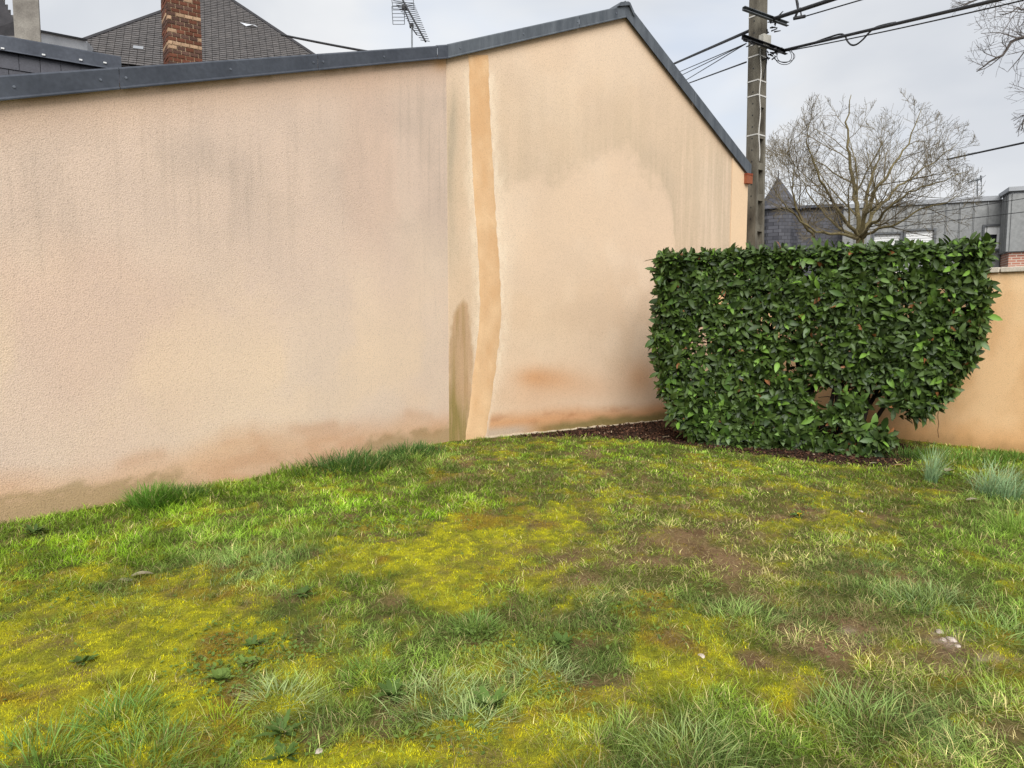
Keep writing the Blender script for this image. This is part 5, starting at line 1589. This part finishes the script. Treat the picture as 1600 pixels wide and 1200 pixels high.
for i in range(npan):
    a, b = i * pw, (i + 1) * pw
    # a panel is cut where a window stands
    segs = [(0.0, zh - .14)]
    for (wa, wb, wz0, wz1, k) in wins:
        if b > wa + .1 and a < wb - .1:
            segs = [(s0, min(s1, wz0 - .06)) for s0, s1 in segs if s0 < wz0] + [(wz1 + .06, s1) for s0, s1 in segs if s1 > wz1]
    for s0, s1 in segs:
        if s1 - s0 < .05: continue
        mb = MB(); mb.box(zb_ + zu * ((a + b) / 2) + zn * .02 + UP * ((s0 + s1) / 2), pw - .03, .04, s1 - s0, (zu, zn, UP))
        mb.box(zb_ + zu * (b - .010) + zn * .035 + UP * ((s0 + s1) / 2), .018, .07, s1 - s0 - .004, (zu, zn, UP))
        mb.build('panel', M['zinc_panel'], clad)
mb = MB(); mb.box(zb_ + zu * (zlen / 2 - .02) + zn * -.05 + UP * (zh - .07), zlen - .05, .34, .14, (zu, zn, UP)); mb.build('parapet_trim', M['zinc_trim'], clad)
for (wa, wb, wz0, wz1, kind) in wins:
    cw = zb_ + zu * ((wa + wb) / 2); ww, wh_ = wb - wa, wz1 - wz0
    fr = MB()
    for sx in (-1, 1): fr.box(cw + zu * (sx * (ww / 2 + .03)) + zn * .05 + UP * ((wz0 + wz1) / 2), .06, .12, wh_ + .12, (zu, zn, UP))
    fr.box(cw + zn * .05 + UP * (wz1 + .03), ww, .12, .06, (zu, zn, UP)); fr.box(cw + zn * .07 + UP * (wz0 - .03), ww, .16, .06, (zu, zn, UP))
    f_o = fr.build('window', M['window_frame_dark'], clad)
    if kind == 'shutter':
        ns = 10
        for k in range(ns):
            s = MB(); s.box(cw + zn * .012 + UP * (wz1 - (k + .5) * wh_ / ns), ww, .03, wh_ / ns - .012, (zu, zn, UP)); adopt(s.build('shutter_slat', M['white_pvc']), f_o)
    else:
        s = MB()
        for sx in (-1, 1): s.box(cw + zu * (sx * (ww / 2 - .035)) + zn * .03 + UP * ((wz0 + wz1) / 2), .07, .05, wh_, (zu, zn, UP))
        s.box(cw + zn * .03 + UP * (wz0 + .035), ww - .14, .05, .07, (zu, zn, UP)); adopt(s.build('frame', M['white_pvc']), f_o)
        s = MB(); s.box(cw + zn * .04 + UP * (wz1 - wh_ * .18), ww - .14, .05, wh_ * .36, (zu, zn, UP)); adopt(s.build('shutter', M['white_pvc']), f_o)
        s = MB(); s.box(cw + zn * .01 + UP * (wz0 + wh_ * .35), ww - .14, .02, wh_ * .6, (zu, zn, UP)); adopt(s.build('pane', M['glass']), f_o)
# projecting bay over brick
bx = zb_ + zu * zlen; bayd = 1.1
zbr = at_y(1570, 399, ZD1).z
def bay_panel(p, u, w, n, z0, z1, mat=None):
    mb = MB(); mb.box(p + u * (w / 2) + n * .02 + UP * ((z0 + z1) / 2), w - .025, .04, z1 - z0, (u, n, UP)); mb.box(p + u * w + n * .03 + UP * ((z0 + z1) / 2), .018, .07, z1 - z0 - .004, (u, n, UP)); mb.build('panel', mat or M['zinc_panel'], clad)
mb = MB(); q = [bx + UP * zbr, bx + zu * 5 + UP * zbr, bx + zu * 5 + UP * (zh - .02), bx + UP * (zh - .02)]
mb.extrude(q, [p + zn * bayd for p in q]); mb.build('bay', M['zinc_trim'], clad)
for k in range(3): bay_panel(bx + zn * (k * bayd / 3), zn, bayd / 3, -zu, zbr + .02, zh - .12)
for k in range(10): bay_panel(bx + zn * bayd + zu * (k * .4), zu, .4, zn, zbr + .02, zh - .12)
mb = MB(); mb.box(bx + zn * (bayd / 2 + .02) + zu * 2.4 + UP * (zh + .01), 5.0, bayd + .2, .12, (zu, zn, UP)); mb.build('parapet_trim', M['zinc_trim'], clad)
mb = MB(); q = [bx + zu * .03 + UP * -.1, bx + zu * 5 + UP * -.1, bx + zu * 5 + UP * zbr, bx + zu * .03 + UP * zbr]
mb.extrude(q, [p + zn * (bayd - .06) for p in q]); o = mb.build('brick_base', M['brick_far'], clad); uv_planar(o, bx, zu + zn, UP)
# aerial on its roof
def aerial_small():
    a = thing('roof_aerial', 'thin television aerial on the roof of the grey clad building', 'aerial', at_y(1527, 307, 24))
    mb = MB(); mb.tube([at_y(1527, 310, 24), at_y(1527, 279, 24)], .022, 6); mb.tube([at_y(1533, 305, 24.2), at_y(1533.5, 280, 24.2)], .012, 5); mb.build('mast', M['grey_metal'], a)
    mb = MB(); mb.tube([at_y(1513, 285, 24), at_y(1534, 279, 24)], .022, 6); mb.build('boom', M['grey_metal'], a)
    for k in range(5):
        p = at_y(1515 + k * 4.5, 284.5 - k * 1.3, 24); mb = MB(); mb.tube([p - Vector((.03, .28, -.06)), p + Vector((.03, .28, -.06))], .008, 5); mb.build('element', M['grey_metal'], a)
    mb = MB(); mb.tube([at_y(1532.5, 274, 24), at_y(1533, 284, 24)], .02, 5); mb.build('reflector', M['black_metal'], a)
aerial_small()

# ------------------------------------------------------------------ slate clad house with turret behind the tree
SD = 25.0
s0p, s1p = at_y(1190, 328, SD), at_y(1319, 322, SD - .6)
slate_house = thing('slate_house', 'dark slate clad house with pointed turret roof behind the bare tree', 'house', (s0p.x, s0p.y, 0))
su = (s1p - s0p); su.z = 0; sl_ = su.length; su.normalize(); sn = Vector((su.y, -su.x, 0)); sb = Vector((s0p.x, s0p.y, 0))
mb = MB(); q = [sb + UP * -.1, sb + su * sl_ + UP * -.1, sb + su * sl_ + UP * s1p.z, sb + UP * s0p.z]; mb.extrude(q, [p - sn * 5 for p in q]); o = mb.build('wall', M['slate_far'], slate_house); uv_planar(o, sb, su, UP)
mb = MB(); mb.bar(sb + su * .0 + sn * .06 + UP * (s0p.z + .02), sb + su * sl_ + sn * .06 + UP * (s1p.z + .02), .2, .09); mb.build('roof_edge', M['coping_blue'], slate_house)
tc0 = at_y(1217, 328, SD - .6); trad = .62
ring = [Vector((tc0.x + trad * math.cos(a), tc0.y + trad * math.sin(a), 0)) for a in [2 * math.pi * k / 10 for k in range(10)]]
mb = MB(); mb.extrude([p + UP * -.1 for p in ring], [p + UP * (tc0.z - .02) for p in ring]); o = mb.build('turret_wall', M['slate_far'], slate_house); uv_planar(o, sb, Vector((1, .4, 0)), UP)
apex = at_y(1216, 276, SD - .6)
mb = MB()
r2 = [Vector((tc0.x + (trad + .12) * math.cos(a), tc0.y + (trad + .12) * math.sin(a), tc0.z - .04)) for a in [2 * math.pi * k / 10 for k in range(10)]]
mb.add(r2 + [apex], [(i, (i + 1) % 10, 10) for i in range(10)] + [tuple(range(9, -1, -1))])
o = mb.build('turret_roof', M['slate_far'], slate_house); uv_planar(o, sb, Vector((1, .4, 0)), UP)
mb = MB(); mb.tube([apex - UP * .08, apex + UP * .22], [.03, .012], 6); mb.build('finial', M['black_metal'], slate_house)

# ------------------------------------------------------------------ roofs and chimneys behind the left wall
# big slate hip roof
VPa = math.radians(70.7)
re = Vector((math.sin(VPa), math.cos(VPa), 0)); rm = Vector((-re.y, re.x, 0))       # along the courses, and into the house
pitch = math.radians(43)
rn = (-rm * math.sin(pitch) + UP * math.cos(pitch)); rg = (rm * math.cos(pitch) + UP * math.sin(pitch))   # normal, up-slope
RP0 = at_y(300, 60, 17.0)
hip = thing('slate_roof_house', 'house with large grey slate hip roof showing above the left wall', 'house', (RP0.x, RP0.y, 0))
apx = at_plane(341, -13, RP0, rn); bl = at_plane(-84, 141, RP0, rn); br_ = at_plane(572, 141, RP0, rn)
def rc(p): d = p - apx; return d.dot(re), d.dot(rg)
(xl, yl), (xr, yr) = rc(bl), rc(br_)
ymin = max(yl, yr)
xl = xl * ymin / yl; xr = xr * ymin / yr
fl, fr_ = apx + re * xl + rg * ymin, apx + re * xr + rg * ymin
deep = (apx - fl).dot(rm)
bl2, br2 = fl + rm * deep * 2, fr_ + rm * deep * 2
mb = MB(); mb.add([p - rn * 0.03 for p in (fl, fr_)] + [br2, bl2, apx - UP * 0.03], [(0, 1, 4), (1, 2, 4), (2, 3, 4), (3, 0, 4), (3, 2, 1, 0)])
roof_o = mb.build('roof', M['roof_under'], hip)
ww_ = [p - UP * .05 for p in (fl, fr_, br2, bl2)]; ctr = (fl + fr_ + br2 + bl2) / 4
ww_ = [ctr + (p - ctr) * .95 for p in ww_]
mb = MB(); mb.extrude([Vector((p.x, p.y, -.1)) for p in ww_], ww_)
mb.build('wall', M['mortar'], hip)
# slates
sw, sh, st = 0.15, 0.100, 0.012
cand = []
row = 0
y = ymin + .02
while y < -0.05:
    f0, f1 = (xl * (y + sh * .9) / ymin), (xr * (y + sh * .9) / ymin)
    x = f0 + (sw / 2 if row % 2 else 0) - sw
    while x < f1:
        a, b = max(x, f0), min(x + sw, f1)
        if b - a > .04: cand.append((a, b, y))
        x += sw
    y += sh; row += 1
def slate_shape(a, b, y0, w_=.006):
    L_ = sh + .03
    j = random.uniform(-.006, .006)
    up = random.uniform(0, .004)
    p = lambda x, yy, h: apx + re * x + rg * yy + rn * h
    top = [p(a + .004, y0 + j, .022 + up), p(b - .004, y0 + j + random.uniform(-.004, .004), .022 + up), p(b - .004, y0 + L_, .004), p(a + .004, y0 + L_, .004)]
    bot = [p(a + .004, y0 + j, .010), p(b - .004, y0 + j, .010), p(b - .004, y0 + L_, -.006), p(a + .004, y0 + L_, -.006)]
    return top, bot
centers = np.array([tuple(apx + re * ((a + b) / 2) + rg * (y + sh / 2)) for a, b, y in cand])
cx, cy = project(centers)
cop_y = np.interp(cx, [0, 690], [118, 71])
seen = (cx > 105) & (cx < 490) & (cy > 0) & (cy < cop_y) & ~((cx > 258) & (cx < 314)) & ~((cx < 190) & (cy > 62 + cx * .17))
seen_i = np.where(seen)[0]
seen_i = seen_i[np.argsort(-cx[seen_i] * 0 + np.hypot(centers[seen_i, 0], centers[seen_i, 1]))][:300]
own = set(int(i) for i in seen_i)
rest_mb = MB()
for i, (a, b, y) in enumerate(cand):
    top, bot = slate_shape(a, b, y)
    if i in own:
        m2 = MB(); m2.extrude(bot, top); m2.build('slate', M['slate'], roof_o, False, False)
    else: rest_mb.extrude(bot, top)
o = rest_mb.build('slate_courses', M['slate'], roof_o, False, False); o['kind'] = 'stuff'
def hip_cap(p0, p1):
    mb = MB(); mb.bar(p0 + UP * .02, p1 + UP * .02, .09, .03, rn); return mb.build('hip_flashing', M['roof_under'], roof_o)
hip_cap(apx, fr_); hip_cap(apx, fl)
def roof_patch(px, py, w, h, mat, name):
    c = at_plane(px, py, RP0 + rn * .03, rn); mb = MB(); mb.box(c, w, h, .008, (re, rg, rn)); mb.build(name, mat, roof_o)
roof_patch(216, 74, .20, .13, M['zinc_trim'], 'patch_slate')
c = at_plane(390, 40, RP0 + rn * .035, rn)
mb = MB(); mb.add([c + re * -.22 + rg * .12, c + re * -.05 + rg * .02 + rn * .03, c + re * .12 + rg * .03 + rn * .02, c + re * .2 + rg * -.03, c + re * .06 + rg * -.05 + rn * .05, c + re * -.08 + rg * -.06], [(0, 1, 5), (1, 4, 5), (1, 2, 4), (2, 3, 4)]); mb.build('torn_flashing', M['zinc_light'], roof_o)

# brick chimney
CD = 13.2
cb = at_y(264, 100, CD); cr_ = at_y(317, 100, CD)
cu = Vector((.82, .572, 0)); cn = Vector((.572, -.82, 0))
kx = (cr_.x / cr_.y); cw_ = (kx * cb.y - cb.x) / (cu.x - kx * cu.y); cdp = .55
ch0 = cb.z - 1.2; ch1 = at_y(264, -60, CD).z
chim = thing('brick_chimney', 'weathered red brick chimney with pale mortar in front of the slate roof', 'chimney', (cb.x, cb.y, ch0))
mb = MB(); q = [cb + cu * .012 - cn * .012, cb + cu * (cw_ - .012) - cn * .012, cb + cu * (cw_ - .012) - cn * (cdp - .012), cb + cu * .012 - cn * (cdp - .012)]
mb.extrude([Vector((p.x, p.y, ch0)) for p in q], [Vector((p.x, p.y, ch1)) for p in q]); mb.build('mortar_core', M['mortar'], chim)
bh, bgap = .058, .014
bricks = {}
def brick_mesh(L_, key, mat):
    k = (round(L_, 3), mat)
    if k not in bricks:
        mb = MB(); mb.box((0, 0, 0), L_, .10, bh)
        me = bpy.data.meshes.new('brick'); me.from_pydata(mb.v, [], mb.f); me.materials.append(M[mat]); bricks[k] = me
    return bricks[k]
row = 0
z = cb.z - .55
cinv = Matrix.Translation(-Vector(chim.location))
def lay(p, u, n, L_, mat):
    o = bpy.data.objects.new('brick', brick_mesh(L_, 0, mat)); COL.objects.link(o)
    o.parent = chim; o.matrix_parent_inverse = cinv
    w = random.uniform(-.004, .005)
    c = p - n * (.05 - w)
    o.matrix_basis = Matrix(((u.x, -n.x, 0, c.x), (u.y, -n.y, 0, c.y), (0, 0, 1, c.z), (0, 0, 0, 1)))
while z < ch1 - .05:
    band_m = ['brick_red', 'brick_brown', 'brick_red', 'brick_red', 'brick_brown', 'brick_brown', 'brick_pale'][row % 7]
    nb = 4 if row % 2 == 0 else 5
    Ls = [cw_ / 4] * 4 if nb == 4 else [cw_ / 8] + [cw_ / 4] * 3 + [cw_ / 8]
    x = 0
    for L_ in Ls:
        mat = band_m if random.random() < .78 else random.choice(['brick_red', 'brick_brown', 'brick_pale'])
        lay(cb + cu * (x + L_ / 2) + UP * (z - cb.z), cu, cn, L_ - bgap, mat); x += L_
    Ls = [cdp / 2] * 2 if row % 2 else [cdp / 4, cdp / 2, cdp / 4]
    x = .10
    for L_ in [(cdp - .1) / 2] * 2:
        lay(cb - cn * (x + L_ / 2) + UP * (z - cb.z), cn, -cu, L_ - bgap, band_m); x += L_
    z += bh + bgap; row += 1

# concrete chimney stack
kd = 10.6
k0, k1 = at_y(23, 62, kd), at_y(64, 62, kd)
kkx = k1.x / k1.y; kw = (kkx * k0.y - k0.x) / (.85 - kkx * .527)
ku = Vector((.85, .527, 0)); kn = Vector((.527, -.85, 0))
stack = thing('concrete_chimney', 'plain grey concrete chimney stack rising at the top left corner', 'chimney', (k0.x, k0.y, 3.5))
mb = MB(); q = [k0, k0 + ku * kw, k0 + ku * kw - kn * .35, k0 - kn * .35]
mb.extrude([Vector((p.x, p.y, 3.5)) for p in q], [Vector((p.x, p.y, 7.5)) for p in q]); o = mb.build('shaft', M['concrete'], stack)
bv = o.modifiers.new('bevel', 'BEVEL'); bv.width = .012; bv.segments = 2
mb = MB(); mb.box((k0 + ku * kw / 2 - kn * .175) + UP * (7.54 - k0.z), kw + .12, .5, .08, (ku, kn, UP)); mb.build('cap', M['concrete'], stack)

# slate hung parapet with metal flashing
d0_, d1_ = 9.0, 9.0 * 440 / 408
e0, e1 = at_y(0, 58.5, d0_), at_y(186, 90, d1_)
pu = e1 - e0; pu.z = 0; pl_ = pu.length; pu.normalize(); pn = Vector((pu.y, -pu.x, 0)); ptz = (e0.z + e1.z) / 2
pb = Vector((e1.x, e1.y, 0))
par = thing('slate_parapet', 'dark slate hung parapet with blue grey metal flashing at the top left', 'building', pb - pu * 1.0)
PLEN = pl_ + 3.0
mb = MB(); q = [pb - pu * PLEN + UP * 2.2, pb - pu * .01 + UP * 2.2, pb - pu * .01 + UP * (ptz - .02), pb - pu * PLEN + UP * (ptz - .02)]
mb.extrude([p - pn * .03 for p in q], [p - pn * .4 for p in q]); mb.build('wall', M['roof_under'], par)
row = 0
zz = ptz - .18
while zz > ptz - 1.0:
    x = -(.11 if row % 2 else 0)
    while x < PLEN - .3:
        c = pb - pu * (x + .11) + UP * (zz - .085)
        if x >= 0:
            tilt = Vector((pn.x, pn.y, 0))
            m2 = MB(); ax = (pu, (pn + UP * .08).normalized(), (UP - pn * .08).normalized()); m2.box(c - pn * .008, .214, .01, .20, ax); m2.build('slate', M['slate_dark'], par, False, False)
        x += .22
    zz -= .165; row += 1
mb = MB(); hf = .17
prof = [(-.42, .03), (.03, .015), (.04, .0), (.04, -hf + .02), (.052, -hf), (.04, -hf - .004), (.03, -hf + .02), (-.42, -.01)]
mb.extrude([pb - pu * PLEN + pn * a + UP * (ptz + b) for a, b in prof], [pb + pu * .02 + pn * a + UP * (ptz + b) for a, b in prof]); o = mb.build('flashing', M['coping_blue'], par)
for px_, py_ in ((4, 75), (68, 85), (126, 93), (164, 97.5)):
    c = at_plane(px_, py_, pb + pn * .045, pn); m2 = MB(); m2.box(c - UP * .005, .035, .02, .018, (pu, pn, UP)); m2.build('clip', M['white_pvc'], par)

# pale zinc lean-to behind the concrete stack
v0, v1 = at_y(60, 50, 14.0), at_y(136, 64.5, 15.2)
vu = v1 - v0; vl = vu.length; 
zin = thing('zinc_lean_to', 'sliver of pale metal roof between concrete chimney and slate roof', 'roof', (v0.x, v0.y, v0.z - 2))
mb = MB(); q = [v0, v1, v1 - UP * 2, v0 - UP * 2]; mb.extrude(q, [p + Vector((-.3, 1.2, 0)) for p in q]); mb.build('panel', M['zinc_light'], zin)
mb = MB(); mb.bar(v0 + Vector((0, -.04, .01)), v1 + Vector((0, -.04, .01)), .08, .035); mb.build('edge', M['black_metal'], zin)

# steep slate roof at the very left
g0 = 12.0
left_roof = thing('steep_slate_roof', 'corner of a steep slate roof at the left edge behind the concrete chimney', 'roof', at_y(0, 90, g0))
c00 = at_y(-150, 95, g0 - .3); c01 = at_y(23, 95, g0); c02 = at_y(23, 33, g0); c03 = at_y(4, 0, g0 + .2); c04 = at_y(-40, -70, g0 + .6); c05 = at_y(-150, -70, g0 + .5)
mb = MB(); fr0 = [c00, c01, c02, c03, c04, c05]; mb.extrude(fr0, [p + Vector((-1.9, 2.0, 0)) for p in fr0]); mb.build('deck', M['roof_under'], left_roof)
lu = (c01 - c00).normalized(); lnn = Vector((lu.y, -lu.x, 0)).normalized()
for r_ in range(14):
    for k in range(9):
        x_px = 21 - k * 15 + (7 if r_ % 2 else 0); y_px = 62 - r_ * 8.2
        lim = np.interp(y_px, [-70, 0, 33, 95], [-40, 4, 22, 22])
        if x_px > lim - 7: x_px = lim - 7
        c = at_y(x_px, y_px, g0 + .0 + r_ * .03 - .02); m2 = MB(); m2.box(c, .155, .012, .12, ((lu.x and lu), Vector((lnn.x, lnn.y, .12)).normalized(), Vector((-lnn.x * .12, -lnn.y * .12, 1)).normalized())); m2.build('slate', M['slate'], left_roof, False, False)

# cable from the slate roof
wire(at_y(440, 54.5, 15.5), at_y(600, 85, 14.2), .022, 0.01, 'dark line running from the slate roof down behind the left wall', group='wires in the background')

# television aerial above the left wall
AD = 11.5
aer = thing('television_aerial', 'tilted television aerial with many rods above the left wall', 'aerial', at_y(643, 80, AD))
mb = MB(); mb.tube([at_y(644, 95, AD), at_y(643.5, 42, AD)], .012, 6); mb.build('mast', M['grey_metal'], aer)
bm0, bm1 = at_y(627, -4, AD + .5), at_y(665, 65, AD - .6)
mb = MB(); mb.tube([bm0, bm1], .014, 6); mb.tube([at_y(629, 8, AD + .3), at_y(637, 28, AD + .2), at_y(641, 40, AD + .1), at_y(651, 54, AD - .2)], .010, 6); mb.build('boom', M['black_metal'], aer)
ax_ = (bm1 - bm0).normalized(); wv = Vector((1, .25, -.05)).normalized()
for k in range(18):
    p = bm0.lerp(bm1, .12 + .86 * k / 17); h = .17 - .006 * k
    mb = MB(); mb.tube([p - wv * h, p + wv * h], .0055, 5); mb.build('element', M['black_metal'], aer)
for (ya, yb) in ((-10, 14), (10, 38)):      # reflector grids
    pa = [at_y(611 + (ya + 10) * .06, ya, AD + .55), at_y(645 if ya < 0 else 632, ya, AD + .45), at_y(647 if ya < 0 else 632, yb, AD + .4), at_y(614, yb, AD + .5)]
    for k in range(6):
        t = k / 5; mb = MB(); mb.tube([pa[0].lerp(pa[3], t), pa[1].lerp(pa[2], t)], .005, 5); mb.build('reflector_rod', M['grey_metal'], aer)
    for q0_, q1_ in ((pa[0], pa[3]), (pa[1], pa[2])):
        mb = MB(); mb.tube([q0_, q1_], .006, 5); mb.build('reflector_frame', M['grey_metal'], aer)
mb = MB(); mb.box(at_y(632, 12, AD + .3), .08, .06, .07); mb.box(at_y(643, 40, AD + .05), .06, .06, .06); mb.build('dipole_box', M['black_metal'], aer)
